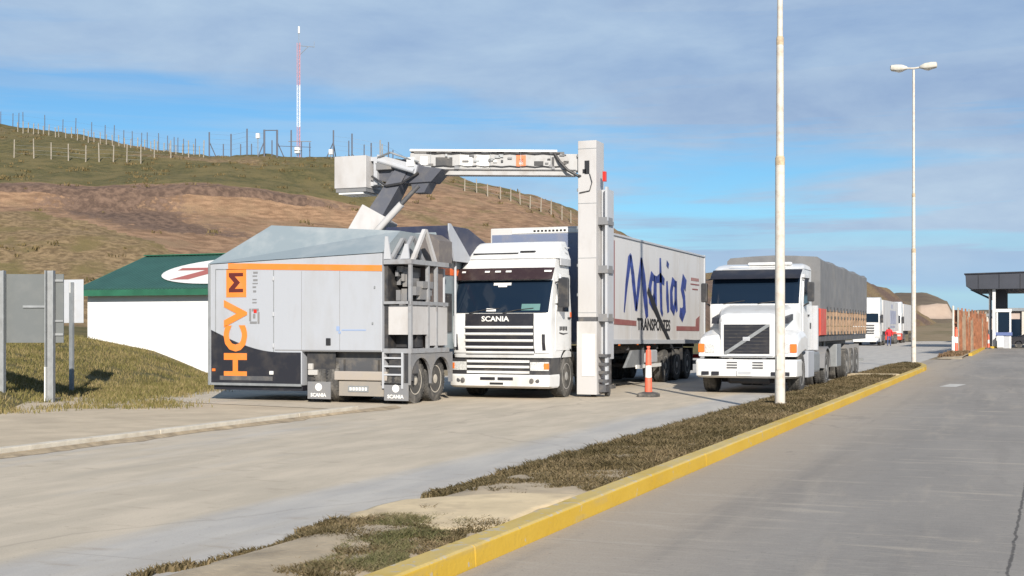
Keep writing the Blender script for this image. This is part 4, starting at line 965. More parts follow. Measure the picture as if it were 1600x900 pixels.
# ------------------------------------------------------------------ mobile cargo scanner
def scanner_truck():
    y0 = 24.6
    t = thing('scanner_truck', (-13.5, 27, 0), 'mobile cargo scanner truck with orange stripe and a long arm carrying a tall column', 'scanner truck')
    xl, xr = -17.3, -12.86; yb = 27.3
    def zt(x): return lerp(3.10, 3.27, (x-xl)/(xr-xl))
    # operator shelter, slid out past the chassis
    cx = -14.86
    b = MB(); b.prism([(xl, .36), (cx, .36), (cx, 1.12), (xr, 1.12), (xr, 3.27), (xl, 3.10)], 'y', y0, yb, .025); sh = b.build('shelter', M['grey_white'], t, 40)
    b = MB(); b.box(xl+.08, cx-.02, y0+.08, yb-.05, .24, .355); b.box(cx+.05, xr-.02, y0+.4, yb-.05, .98, 1.115); b.build('underframe_shade_block', M['black'], sh)  # black boxes added below to cut bounced light and deepen the shadow
    b = MB(); b.box(xl-.02, xl+.045, y0-.02, y0+.06, .34, 3.1, .01); b.build('corner_post', M['steel'], sh)
    b = MB()   # black skirt with its curved upper edge
    top = [(xl+.06+(cx-.02-xl-.06)*i/16, 1.60-.50*math.sin(math.pi/2*min(1, i/12.5))) for i in range(17)]
    b.prism([(xl+.06, .40), (cx-.02, .40)]+top[::-1], 'y', y0-.006, y0+.01); sk = b.build('skirt', M['black'], sh)
    b = MB(); b.box(xl+.06, cx, y0-.012, y0-.002, .345, .40); b.build('sill', M['steel'], sh)
    b = MB()   # facetted roof: sloping faces up to a flat top
    A, B_, C, D = (xl-.02, y0-.02, 3.105), (xr+.01, y0-.02, 3.275), (xr+.01, yb, 3.275), (xl-.02, yb, 3.105)
    E1, E2, E3, E4 = (xl+1.12, y0+.85, 4.02), (xr+.01, y0+.85, 3.80), (xr+.01, yb-.2, 3.80), (xl+1.12, yb-.2, 4.02)
    b.add([A, B_, C, D, E1, E2, E3, E4], [(3, 2, 1, 0), (4, 5, 6, 7), (0, 1, 5, 4), (1, 2, 6, 5), (2, 3, 7, 6), (3, 0, 4, 7)]); b.build('roof', M['roofpaint'], t)
    b = MB(); b.prism([(-16.78, 2.98+.0), (xr, 2.87), (xr, 3.0), (-16.78, 3.115)], 'y', y0-.010, y0); b.build('stripe', M['orange'], sh)
    # door with seams, hinges
    b = MB()
    for p, q in (((-17.12, 2.98), (-17.12, 1.5)), ((-17.12, 2.98), (-15.58, 2.96)), ((-15.58, 2.96), (-15.58, 1.1))):
        b.beam((p[0], y0-.003, p[1]), (q[0], y0-.003, q[1]), .012, .018) if p[0] != q[0] else b.box(p[0]-.009, p[0]+.009, y0-.006, y0, q[1], p[1])
    dr = b.build('door_seam', M['steel'], sh)
    for x in (-14.86, -13.9): b = MB(); b.box(x-.004, x+.004, y0-.003, y0, 1.14, 2.9); b.build('panel_seam', M['grey'], sh)
    b = MB(); b.box(-15.55, xr, y0-.003, y0, 1.62, 1.627) if False else b.box(-15.55, xr-.02, y0-.004, y0, 1.14, 1.16); b.build('drip_edge', M['grey'], sh)
    for z in (2.7, 1.9, 1.2):
        b = MB(); b.box(-15.60, -15.56, y0-.03, y0, z, z+.1, .008); b.build('hinge', M['lgrey'], dr)
    # H C V M reading upwards: glyph axes x' = up, y' = towards -x
    b = MB(); b.text('HCV', .80, (-16.31, y0-.0085, .48), (0, 0, 1), (-1, 0, 0), .008, 1.07, .032); b.build('lettering', M['orange'], sh)
    b = MB(); b.prism([(-16.83, 2.34), (-16.30, 2.34), (-16.30, 2.98), (-16.83, 2.98)], 'y', y0-.009, y0-.001); pt = b.build('letter_patch', M['orange'], sh)
    b = MB()                                                                  # M built of bars, reading upwards
    for z in (2.45, 2.81): b.box(-16.76, -16.38, y0-.012, y0-.008, z, z+.08)
    for z0_, z1_ in ((2.53, 2.63), (2.81, 2.71)): b.prism([(-16.76, z0_), (-16.60, z0_), (-16.46, z1_+(.04 if z1_ > z0_ else -.04)), (-16.62, z1_+(.04 if z1_ > z0_ else -.04))], 'y', y0-.0115, y0-.008)
    b.build('lettering', mat('dark_red_vinyl', (.10, .015, .012), .5), pt)
    # maker's square mark and a column of small grey lettering that cannot be read
    b = MB()
    for a in ((-16.22, -16.17, 1.80, 2.08), (-16.0, -15.95, 1.74, 2.0), (-16.2, -16.02, 1.74, 1.79), (-16.15, -15.97, 2.02, 2.08), (-16.12, -16.06, 1.86, 1.96)): b.box(a[0], a[1], y0-.008, y0, a[2], a[3])
    rs = random.Random(4); z = 2.2
    while z < 2.95:
        w = rs.uniform(.04, .09); 
        if not 2.30 < z < 2.36: b.box(-16.14+rs.uniform(0, .03), -16.02+rs.uniform(-.03, .03), y0-.006, y0, z, z+w*.55)
        z += w+.02
    b.build('maker_mark', M['grey'], sh)
    b = MB(); b.box(-16.1, -16.02, y0-.010, y0-.006, 1.98, 2.06); b.build('maker_mark', M['redlens'], sh)
    b = MB(); b.box(-13.98, -13.90, y0-.008, y0, 1.58, 1.68); b.box(-13.93, -13.87, y0-.008, y0, 1.52, 1.57); b.box(-13.85, -13.25, y0-.006, y0, 1.585, 1.61); b.build('company_mark', mat('pale_blue_decal', (.25, .33, .5), .5), sh)
    b = MB(); b.box(-14.24, -14.12, y0-.02, y0, 1.26, 1.42, .01); b.build('socket_cover', M['ink'], sh)
    for x, z in ((-13.1, 1.72), (-13.05, 2.5)): b = MB(); b.box(x, x+.03, y0-.02, y0, z, z+.05); b.build('latch', M['steel'], sh)
    b = MB(); b.box(-15.68, -15.58, y0-.03, y0, .60, .68, .008); b.build('marker_lamp', M['tape'], sh)
    b = MB(); b.box(-17.2, -17.12, y0-.03, y0, .66, .72); b.build('reflector', M['amber'], sh)
    b = MB(); b.box(xl+.3, -15.6, y0-.018, y0-.006, .46, .56); b.build('rubbing_strip', M['dsteel'], sh)
    # chassis rear: beams, mudflaps, plate, lamps
    b = MB()
    for x in (-13.95, -13.1): b.box(x-.06, x+.06, y0+.15, 36.2, .62, .95)
    b.box(-14.7, -12.25, y0+.12, y0+.3, .50, .66); b.box(-14.75, -12.22, y0+.25, y0+.5, .66, 1.12); b.build('chassis', M['dsteel'], t)
    b = MB(); b.box(-14.83, -12.9, y0+.32, y0+.34, .64, 1.12); b.build('rear_panel', M['plastic'], t)
    b = MB(); b.box(-14.06, -12.76, y0+.03, y0+.09, .50, .70, .02); b.build('tail_board', mat('dusty_board', (.34, .30, .26), .7, dirt=(DUST, .5, 3)), t)
    b = MB(); b.box(-13.95, -12.85, y0+.06, y0+.10, .16, .48); b.build('number_board', mat('dusty_grey_board', (.26, .235, .205), .8, dirt=(DUST, .5, 3)), t)
    b = MB(); b.box(-13.72, -13.22, y0+.048, y0+.06, .25, .38); pl = b.build('number_plate', M['steel'], t)
    b = MB()
    for k in range(6): b.box(-13.68+.075*k, -13.63+.075*k, y0+.043, y0+.048, .28, .35)
    b.build('plate_field', M['tape'], pl)
    b = MB(); b.box(-14.78, -14.06, y0+.10, y0+.12, .44, 1.12); b.build('splash_board', M['plastic'], t)
    b = MB(); b.box(-12.82, -12.24, y0+.30, y0+.32, .44, 1.10); b.build('splash_board', M['plastic'], t)
    for x in (-14.70, -12.80):
        b = MB(); b.box(x-.02, x+.56, y0+.02, y0+.045, .08, .46); f = b.build('mudflap', M['grey'], t)
        b = MB(); b.text('SCANIA', .11, (x+.06, y0+.016, .13), (1, 0, 0), (0, 0, 1), .004, 1.0, .004); b.lathe([(.085, 0), (.085, -.006), (.05, -.007), (.01, -.004)], (x+.26, y0+.02, .34), 'y', 16); b.build('lettering', M['tape'], f)
    for x in (-14.72,):
        b = MB(); b.box(x, x+.24, y0+.02, y0+.1, .60, .72, .02); b.box(x, x+.12, y0+.02, y0+.1, .72, .86, .02); b.build('tail_light', mat('lamp_housing', (.45, .43, .40), .3), t, 40)
    # walkway frame beside the shelter: posts, panels, ladder
    X0, X1, Y1 = -12.84, -12.22, 26.55
    b = MB()
    for x, y in ((X1, y0+.05), (X1, 25.5), (X1, 25.93), (-12.84, y0+.05)):
        b.box(x-.036, x+.036, y, y+.07, 1.12, 3.12 if x == X1 else 1.2)
    b.box(X0, X1+.05, y0+.03, Y1, 3.02, 3.12); b.box(X0, X1+.06, y0+.02, Y1, 1.10, 1.20); b.box(X1-.02, X1+.04, y0+.03, Y1, 2.14, 2.22); b.box(X0, X1, y0+.03, y0+.07, 2.16, 2.22); b.build('walkway_frame', M['frame'], t)
    b = MB(); b.box(X0+.06, X1-.05, y0+.13, y0+.15, 1.5, 2.13); b.box(X1-.02, X1+.01, y0+.16, 25.5, 1.5, 2.13); b.box(X1-.02, X1+.01, 25.62, Y1, 1.25, 2.13); b.build('guard_panel', M['column'], t)
    b = MB(); b.box(X0+.02, X1-.1, y0+1.3, Y1, 1.2, 3.0); b.build('generator_housing', mat('brownish_housing', (.15, .12, .11), .6, dirt=(DUST, .3, 3)), t)
    b = MB(); b.box(-12.852, -12.77, y0+.10, Y1, 1.2, 3.0); b.build('shade_filler', M['plastic'], t)  # dark filler standing in for shade in the gap beside the shelter
    b = MB(); rs = random.Random(8)
    for k in range(14):
        x = rs.uniform(X0+.05, X1-.1); z = rs.uniform(2.25, 2.95); h = rs.uniform(.1, .35); b.box(x, x+rs.uniform(.04, .16), y0+rs.uniform(.3, .9), y0+rs.uniform(.95, 1.25), z-h/2, z+h/2)
    b.build('pipework', M['grey'], t)
    b = MB(); b.box(X0+.06, X1-.05, y0+.5, y0+.52, 1.22, 1.5); b.box(X1-.12, X1-.1, y0+.2, 25.5, 1.22, 1.5); b.build('shade_filler', M['plastic'], t)  # dark sheets standing in for shade inside the frame openings
    for z in (.42, .62, .80, .98):
        b = MB(); b.box(-12.82, -12.40, y0+.02, y0+.26, z, z+.035); b.build('ladder_step', M['lgrey'], t)
    for x in (-12.40, -12.86): b = MB(); b.box(x, x+.04, y0, y0+.28, .34, 1.12); b.build('ladder_side', M['lgrey'], t)
    # triangular hoist frames on top of the walkway, dark gear behind them
    for x, h, m in ((-12.80, .52, 'frame'), (-12.56, .56, 'frame'), (-12.27, .70, 'column')):
        b = MB(); b.prism([(y0+.25, 3.12), (y0+.36, 3.12), (y0+.95, 3.12+h), (y0+.84, 3.12+h)], 'x', x-.04, x+.04); b.build('hoist_frame', M[m], t)
        b = MB(); b.prism([(y0+1.35, 3.12), (y0+1.48, 3.12), (y0+.97, 3.12+h), (y0+.88, 3.12+h)], 'x', x-.035, x+.035); b.build('hoist_frame', M[m], t)
    b = MB(); b.prism([(-12.84, 3.13), (-12.25, 3.13), (-12.25, 3.62), (-12.5, 3.78), (-12.84, 3.6)], 'y', y0+1.6, y0+2.3); b.build('hoist_drum', mat('dull_brown_grey', (.13, .115, .11), .6, dirt=(DUST, .3, 4)), t)
    b = MB(); b.prism([(-12.83, 3.13), (-12.66, 3.13), (-12.74, 3.62), (-12.8, 3.62)], 'y', y0+.02, y0+.07); b.build('gusset', M['lgrey'], t)
    b = MB(); b.prism([(-12.45, 3.13), (-12.24, 3.13), (-12.27, 3.45), (-12.34, 3.45)], 'y', y0+.05, y0+.10); b.build('gusset', M['lgrey'], t)
    # tandem rear axles with grey mudguard panel
    def arch(yc, r=.50): return [(yc+r*math.cos(a), .5+r*math.sin(a)) for a in [math.pi*i/14 for i in range(15)]]
    b = MB(); b.prism([(24.62, .42), (24.62, 1.1), (26.78, 1.1), (26.78, .42)]+[(26.16+.50, .42)]+arch(26.16)+[(26.16-.50, .42), (25.14+.50, .42)]+arch(25.14)[:-1]+[(25.14-.5, .42)], 'x', X1-.02, X1+.04); b.build('mudguard', M['grey'], t)
    b = MB(); b.box(X1-.5, X1-.03, 24.66, 24.70, .44, 1.08); b.build('shade_filler', M['plastic'], t)  # dark sheet standing in for shade behind the mudguard
    for y in (25.14, 26.16):
        for sx in (-1, 1):
            s = -13.45+sx*1.13; wheel(t, (s-sx*.14, y, .5), .5, .28, sx, 'palerim'); wheel(t, (s-sx*.46, y, .5), .5, .28, sx)
    for sx in (-1, 1): wheel(t, (-13.45+sx*1.05, 34.2, .5), .5, .3, sx)
    b = MB()
    for y in (25.14, 26.16, 34.2): b.tube((-14.4, y, .5), (-12.5, y, .5), .09)
    b.build('axle', M['dsteel'], t)
    # front equipment body with navy sloping hood, then the truck's own cab
    XB = -12.52
    b = MB(); b.prism([(26.62, 1.15), (31.6, 1.15), (31.6, 3.25), (27.05, 3.25), (26.62, 3.85)], 'x', -14.7, XB, .02); fb_ = b.build('equipment_body', M['roofpaint'], t, 40)
    b = MB(); b.box(XB-.002, XB+.012, 26.63, 31.6, 2.88, 3.04); b.build('stripe', M['orange2'], fb_)
    b = MB(); b.prism([(26.96, 3.2), (31.5, 3.2), (30.9, 3.30), (28.1, 4.02), (26.96, 4.02)], 'x', -14.0, XB+.16, .02); b.build('hood', M['navy'], t)
    b = MB(); b.prism([(27.2, 3.2), (28.3, 3.2), (27.0, 4.06), (26.9, 4.06), (26.9, 3.9)], 'x', XB+.162, XB+.20); b.build('hood_edge', M['grey_white'], t)
    b = MB(); b.tube((XB+.12, 26.75, 3.0), (XB+.12, 26.75, 1.2), .04); b.tube((XB+.08, 27.5, 3.3), (XB+.08, 27.5, 1.2), .03); b.build('hand_rail', M['lgrey'], t)
    b = MB(); b.box(XB-.01, XB+.05, 26.95, 27.4, 1.55, 2.45, .02); b.build('vent_panel', M['plastic'], t)
    b = MB(); b.loft([[(x, y, z) for x, y in ((-14.7, 32.0), (-12.2, 32.0), (-12.2, 34.9-d), (-12.6, 35.05-d), (-14.3, 35.05-d), (-14.7, 34.9-d))] for z, d in ((.6, 0), (1.9, 0), (2.9, .25), (3.05, .5))], w=.03); cb = b.build('cab', M['white'], t, 40)
    b = MB(); b.box(-14.5, -12.4, 34.86, 34.98, 1.95, 2.75); b.build('windshield', M['glass'], cb)
    # turret, inclined mast, arm and counterweight
    b = MB(); b.lathe([(.75, 3.1), (.75, 3.35), (.55, 3.42), (.55, 3.6)], (-13.75, 28.3, 0), 'z', 28); b.build('turntable', M['dsteel'], t, 40)
    F, K = Vector((-15.0, 27.35, 3.35)), Vector((-13.95, 27.75, 5.35))
    mid = F.lerp(K, .52)
    b = MB(); b.beam(F, mid, .75, .80, up=(0, 1, 0), w1=.72, h1=.78, bv=.02); mast_ = b.build('mast', M['column'], t, 40)
    b = MB(); b.beam(mid, K+Vector((.1, 0, .12)), .40, .54, up=(0, 1, 0), w1=.30, h1=.42); b.build('inner_mast', M['elbow'], t)
    b = MB(); b.tube(F+Vector((.62, -.30, .5)), F+Vector((1.35, -.25, 1.22)), .085); b.build('ram', M['column'], t, 40)
    b = MB(); b.tube(F+Vector((.35, -.30, .0)), F+Vector((.62, -.30, .52)), .12); b.build('ram_mount', M['dsteel'], t, 40)
    b = MB(); b.tube(F+Vector((1.3, -.25, 1.18)), F+Vector((1.75, -.15, 1.65)), .055); b.build('ram_rod', M['dsteel'], t, 40)
    b = MB(); b.prism([(-14.5, 5.22), (-14.1, 5.10), (-13.1, 5.12), (-12.8, 5.42), (-13.3, 5.5), (-13.7, 5.72), (-14.55, 5.60)], 'y', 27.55, 28.1, .02); b.prism([(-13.6, 4.88), (-13.3, 4.88), (-13.15, 5.13), (-13.65, 5.13)], 'y', 27.6, 28.0); kn = b.build('knuckle', M['elbow'], t, 40)
    b = MB(); b.beam((-14.5, 27.5, 5.72), (-13.45, 27.55, 5.42), .14, .22); b.tube((-14.45, 27.45, 5.68), (-13.5, 27.45, 5.38), .06); b.build('link_arm', M['lgrey'], t)
    b = MB(); b.box(-15.55, -14.68, 27.25, 28.1, 5.02, 5.80, .02); cw = b.build('counterweight_box', M['column'], t, 40)
    b = MB(); b.box(-15.52, -14.7, 27.28, 28.08, 4.93, 5.02); b.build('base_plate', M['grey'], cw); b = MB(); b.box(-15.45, -14.78, 27.3, 28.0, 4.88, 4.93); b.build('base_rim', M['tape'], cw)
    b = MB()
    for z in (5.08, 5.68): b.box(-14.68, -14.4, 27.5, 27.9, z, z+.1)
    b.box(-14.58, -14.48, 27.45, 27.6, 5.1, 5.7); b.build('bracket', M['lgrey'], t)
    A0, A1 = Vector((-13.75, 27.8, 5.66)), Vector((-9.92, 29.2, 5.62))
    d = (A1-A0).normalized(); sd = d.cross(Vector((0, 0, 1))).normalized()      # sd looks to the camera side
    b = MB(); b.beam(A0+Vector((0, 0, -.02)), A1+Vector((0, 0, -.02)), .42, .40, bv=.015); arm = b.build('arm', M['armgrey'], t, 40)
    b = MB(); b.beam(A0+d*.0+Vector((0, 0, .245)), A1-d*.55+Vector((0, 0, .245)), .5, .05); b.build('top_rail', M['tape'], arm)
    b = MB()
    for i in range(7): p = A0+d*(.1+.54*i); b.beam(p+Vector((0, 0, .2)), p+d*.36+Vector((0, 0, .2)), .46, .05)
    b.build('cable_tray', M['dsteel'], arm)
    b = MB(); b.beam(A0+d*.75+Vector((0, 0, -.27)), A1-d*.1+Vector((0, 0, -.27)), .36, .12); b.build('lower_chord', M['armgrey'], arm)
    b = MB(); b.beam(A0+d*.75+Vector((0, 0, -.205)), A1-d*.1+Vector((0, 0, -.205)), .44, .02); b.build('seam', M['dsteel'], arm)
    def plate(a, bb, z0, z1, m, nm):
        b = MB(); b.beam(A0+d*a+sd*.22+Vector((0, 0, (z0+z1)/2)), A0+d*bb+sd*.22+Vector((0, 0, (z0+z1)/2)), .02, z1-z0); b.build(nm, M[m], arm)
    plate(.62, 1.02, -.12, .08, 'plastic', 'side_plate'); plate(1.2, 1.5, -.16, .14, 'tape', 'side_plate'); plate(1.6, 1.9, -.16, .14, 'tape', 'side_plate'); plate(2.55, 2.78, -.14, .14, 'orange2', 'warning_plate'); plate(2.62, 2.72, -.08, .06, 'tape', 'warning_sign'); plate(2.98, 3.2, -.1, .0, 'ink', 'maker_plate'); plate(3.4, 3.46, -.1, .1, 'plastic', 'junction_box'); plate(.25, .42, -.1, .1, 'tape', 'side_plate')
    rs = random.Random(12)
    for k in range(26):
        a = rs.uniform(.3, 3.7); z = rs.uniform(-.17, .16); w = rs.uniform(.04, .16); h = rs.uniform(.02, .07)
        b = MB(); b.beam(A0+d*a+sd*.235+Vector((0, 0, z)), A0+d*(a+w)+sd*.235+Vector((0, 0, z)), .03, h); b.build('fitting', M[rs.choice(('steel', 'dsteel', 'grey', 'tape', 'plastic'))], arm)
    for k in range(5): b = MB(); p = A0+d*(.5+.72*k); b.beam(p+sd*.222+Vector((0, 0, -.2)), p+sd*.222+Vector((0, 0, .2)), .015, .02, up=sd); b.build('panel_seam', M['steel'], arm)
    for z, r_ in ((.19, .016), (-.12, .012)):
        b = MB(); b.pipe([A0+d*(.4+.2*k)+sd*.24+Vector((0, 0, z-.02*(k % 2))) for k in range(17)], r_, 6); b.build('cable_run', M['plastic'], arm)
    b = MB(); b.pipe([(-14.6, 27.4, 5.3), (-14.2, 27.38, 5.05), (-13.8, 27.42, 5.1), (-13.4, 27.5, 5.35)], .03, 6); b.build('hose', M['plastic'], t, 60)
    b = MB(); b.pipe([(-14.45, 27.42, 5.75), (-14.1, 27.4, 5.85), (-13.7, 27.45, 5.7), (-13.4, 27.5, 5.6)], .025, 6); b.build('hose', M['steel'], t, 60)
    b = MB(); b.box(-14.5, -14.1, 27.42, 27.55, 5.45, 5.62, .01); b.build('valve_block', M['grey'], t)
    b = MB(); b.box(-13.7, -13.5, 27.45, 27.55, 5.5, 5.72, .01); b.build('valve_block', M['tape'], t)
    b = MB(); pts = [A1-d*.62+sd*.22+Vector((0, 0, .2)), A1-d*.5+sd*.3+Vector((0, 0, .0)), A1-d*.3+sd*.33+Vector((0, 0, -.22)), A1-d*.05+sd*.33+Vector((0, 0, -.36)), A1+d*.22+sd*.2+Vector((0, 0, -.36)), A1+d*.42+sd*.2+Vector((0, 0, -.18))]
    b.pipe(pts, .035, 8); b.build('hose', M['plastic'], arm, 60)
    # detector column hanging at the lane side
    c0, c1, cy0, cy1 = -9.87, -9.41, 28.9, 29.5
    b = MB(); b.box(c0, c1, cy0, cy1, 1.90, 6.10, .015); col_ = b.build('detector_column', M['column'], t, 40)
    b = MB(); b.box(c0-.02, c1+.02, cy0-.03, cy1, .06, 1.80, .015); lo = b.build('lower_column', M['column'], t, 40); b = MB(); b.box(c0+.12, c1-.02, cy0-.045, cy0-.03, .5, 1.5); b.build('cover_panel', M['tape'], lo)
    b = MB(); b.box(c0+.01, c1-.01, cy0+.01, cy1-.01, 1.79, 1.91); b.build('joint', M['dsteel'], t)
    b = MB()
    for z in (5.72, 4.9, 4.0, 3.1, 2.4, 1.2, .4): b.box(c0-.03, c0, cy0+.02, cy0+.08, z, z+.07)
    b.build('hinge', M['steel'], col_)
    for z in (2.0, 3.3, 4.6, 5.9): b = MB(); b.box(c0+.0, c1, cy0-.004, cy0, z, z+.012); b.build('panel_seam', M['steel'], col_)
    b = MB(); b.pipe([(c0+.30, cy0-.015, 5.3), (c0+.36, cy0-.02, 5.1), (c0+.3, cy0-.02, 4.9), (c0+.05, cy0-.03, 4.86)], .012, 6); b.build('cable', M['plastic'], col_)
    b = MB(); b.box(c0+.17, c0+.29, cy0-.006, cy0, 5.3, 5.62); b.box(c0+.12, c0+.2, cy0-.006, cy0, 5.32, 5.42); b.build('number_mark', M['ink'], col_)
    b = MB(); b.box(c1+.02, c1+.20, cy0+.35, cy1+.15, .9, 4.95); b.box(c1, c1+.22, cy0+.1, cy0+.2, .3, 4.95) if False else b.box(c1+.17, c1+.23, cy0+.15, cy0+.25, .3, 5.0); bf = b.build('back_frame', M['lgrey'], t)
    for z in (4.1, 2.95, 1.80): b = MB(); b.box(c1, c1+.25, cy0+.12, cy1, z, z+.09); b.box(c1, c1+.22, cy0+.14, cy1, z+.09, z+.18); b.build('clamp', M['grey'], bf)
    b = MB()
    for z in (.35, .55, .75, .95): b.box(c1, c1+.24, cy0+.1, cy0+.4, z, z+.07)
    b.box(c1+.02, c1+.2, cy0+.12, cy0+.4, .12, .3); b.build('sensor_block', M['dsteel'], bf)
    b = MB(); b.box(c1+.12, c1+.2, cy0+.1, cy0+.2, 5.12, 5.36, .01); b.build('warning_lamp', M['redlens'], bf)
    b = MB(); b.lathe([(.10, -.05), (.12, -.04), (.12, .04), (.10, .05)], (c1-.2, cy1-.2, .12), 'x', 18); b.lathe([(.10, -.05), (.12, -.04), (.12, .04), (.10, .05)], (c1+.12, cy0+.5, .12), 'x', 18); b.build('caster', M['rubber'], t, 40)
    t.rotation_euler = (0, R(.0), 0)
scanner_truck()
# ------------------------------------------------------------------ trucks queuing far down the road
def far_truck(y0, L, main, low, label, art):
    xr = -12.2; xl = xr-2.5; xc = (xl+xr)/2
    t = thing('freight_truck', (xc, y0, 0), label, 'truck')
    b = MB(); b.loft([shell_ring(xc, 1.25, y, y0+2.0, z, .25, n=9) for z, y in ((1.0, y0+.1), (2.1, y0), (3.0, y0+.25), (3.2, y0+.4))]); b.build('cab', M['white'], t, 40)
    b = MB(); b.loft([shell_ring(xc, w, y, y0+2.1, z, .25, n=9) for z, y, w in ((3.2, y0+.4, 1.22), (4.3, y0+.75, 1.18), (4.45, y0+1.0, 1.12))]); rf = b.build('roof_spoiler', M['white'], t, 40)
    b = MB(); b.box(xc-1.0, xc-.35, y0+.36, y0+.6, 3.35, 4.1); b.build('roof_window', M['plastic'], rf)
    b = MB(); b.box(xc-1.1, xc+1.1, y0-.02, y0+.2, 2.15, 2.95); b.build('windshield', M['glass'], t)
    b = MB(); b.loft([shell_ring(xc, 1.26, y0-.02, y0+1.0, z, .25, n=9) for z in (.35, 1.05)]); b.build('bumper', M[low], t, 40)
    b = MB()
    for k in range(4): b.box(xc-.8, xc+.75, y0-.05, y0-.02, 1.1+.24*k, 1.2+.24*k)
    b.build('grille', M['dsteel'] if low == 'white' else M['red'], t)
    for sx in (-1, 1):
        b = MB(); b.box(*sorted((xc+sx*1.28, xc+sx*1.5)), y0+.1, y0+.25, 2.1, 2.85, .03); b.build('mirror', M['plastic'], t)
        b = MB(); b.box(xc+sx*1.0-.18, xc+sx*1.0+.18, y0-.04, y0+.1, .72, .92); b.build('headlight', M['lamp'], t)
        for y in (y0+1.3, y0+4.6, y0+L-4.0, y0+L-2.7, y0+L-1.4):
            wheel(t, (xc+sx*1.06, y, .5), .5, .3, sx)
    b = MB(); b.box(xl, xr, y0+2.75, y0+L, 1.3, 4.25, .03); tr = b.build('trailer_body', M['white2'], t, 40)
    b = MB()
    for y in range(int(y0)+5, int(y0+L), 3): b.box(xr, xr+.01, y, y+.06, 1.35, 4.15)
    b.build('panel_seam', M['lgrey'], tr)
    if art:
        b = MB(); b.box(xr, xr+.012, y0+9.5, y0+15.5, 2.0, 3.35); b.box(xr, xr+.012, y0+10.5, y0+12.0, 3.55, 3.95); b.box(xr, xr+.012, y0+9.2, y0+14.5, 1.62, 1.85); b.build('print', M['floral'], tr)
    b = MB()
    for sx in (-1, 1): b.box(xc+sx*.45-.06, xc+sx*.45+.06, y0+1, y0+L-.1, .85, 1.3)
    b.box(xl+.05, xl+.4, y0+2.6, y0+4, .4, 1.0); b.box(xr-.4, xr-.05, y0+2.6, y0+4.0, .4, 1.0); b.build('chassis', M['dsteel'], t)
far_truck(121, 18.5, 'white', 'white', 'distant white truck whose box trailer carries a grey print, behind the person in red', True)
far_truck(143, 17.5, 'white', 'red', 'distant white truck with a red bumper and grille, last in the queue', False)
# ------------------------------------------------------------------ dark car under the canopy
def parked_car():
    xc, y0 = .9, 112.
    t = thing('parked_car', (xc, y0+2.1, 0), 'dark parked car in front of the pale pilastered building under the canopy', 'car')
    side = [(0, .3), (0, .72), (.12, .86), (1.05, .98), (1.75, 1.42), (3.0, 1.45), (3.85, 1.02), (4.25, .95), (4.32, .35)]
    b = MB(); b.loft([[(xc-2.16+a, y0+dy, z*(1 if z < .9 else kz)) for a, z in side] for dy, kz in ((.0, .92), (.12, .99), (.85, 1.02), (1.58, .99), (1.7, .92))]); b.build('body', M['black'], t, 40)
    b = MB(); b.prism([(xc-2.16+a, z) for a, z in ((1.2, 1.0), (1.78, 1.35), (2.95, 1.37), (3.55, 1.02))], 'y', y0+.02, y0+.06); b.build('window', M['glass'], t)
    b = MB(); b.box(xc-2.17, xc-2.1, y0+.1, y0+.5, .6, .75); b.build('headlight', M['lamp'], t)
    for a in (.85, 3.45):
        for dy in (.1, 1.6):
            w = wheel(t, (xc-2.16+a, y0+dy, .31), .31, .2, 1); w.rotation_euler = (0, 0, R(90))
parked_car()
# ================================================================== BUILDINGS AND STREET FURNITURE
def green_roofed_building():
    x0, x1, y0, yr = -32.3, -23.6, 38.0, 41.7
    t = thing('white_building', ((x0+x1)/2, 41, 0), 'low white building with a green sheet metal roof bearing a painted white oval', 'building')
    b = MB(); b.prism([(y0, -.2), (y0, 2.86), (y0+.2, 2.95), (yr, 4.29), (2*yr-y0-.2, 2.95), (2*yr-y0, 2.86), (2*yr-y0, -.2)], 'x', x0+.25, x1-.25); b.build('wall', M['wall'], t)
    b = MB()     # corrugated sheets
    ze, zr = 3.06, 4.47; sl_ = (zr-ze)/(yr-(y0-.35)); n = int((x1-x0)/.085)
    for s in (1, -1):
        g = []
        for y, z in ((y0-.35, ze), (yr, zr)):
            yy = y if s == 1 else 2*yr-y
            g.append([(lerp(x0, x1, i/n), yy, z+.022*(i % 2)) for i in range(n+1)])
        b.grid(g, thick=(0, 0, -.05))
    rf = b.build('roof', M['green'], t)
    b = MB(); b.beam((x0, yr, zr+.03), (x1, yr, zr+.03), .3, .04); b.build('ridge_cap', M['green2'], rf)
    b = MB(); b.box(x0, x1, y0-.36, y0-.30, 2.80, 3.02); b.build('fascia', M['green2'], t)
    b = MB()
    for xx in (x0, x1):
        b.beam((xx, y0-.36, ze-.1), (xx, yr, zr-.1), .04, .2); b.beam((xx, yr, zr-.1), (xx, 2*yr-y0+.36, ze-.1), .04, .2)
    b.build('verge_board', M['green2'], t)
    def onroof(x, y): return (x, y, ze+(y-(y0-.35))*sl_+.045)
    b = MB(); cx, cy = -26.6, 39.55; rx, ry = 3.1, 1.62
    b.add([onroof(cx, cy)]+[onroof(cx+rx*math.cos(2*math.pi*i/48), cy+ry*math.sin(2*math.pi*i/48)) for i in range(48)], [(0, i+1, (i+1) % 48+1) for i in range(48)]); ov = b.build('painted_oval', M['roofwhite'], rf)
    b = MB()
    for q in ([(-29.2, 39.55), (-27.35, 39.55), (-27.2, 39.85), (-29.2, 39.85)], [(-28.75, 38.45), (-27.95, 38.45), (-26.3, 40.75), (-27.0, 40.9)]): b.add([(x, y, z+.008) for x, y, z in [onroof(*p) for p in q]], [(0, 1, 2, 3)])
    b.build('painted_stroke', M['roofred'], ov)
green_roofed_building()
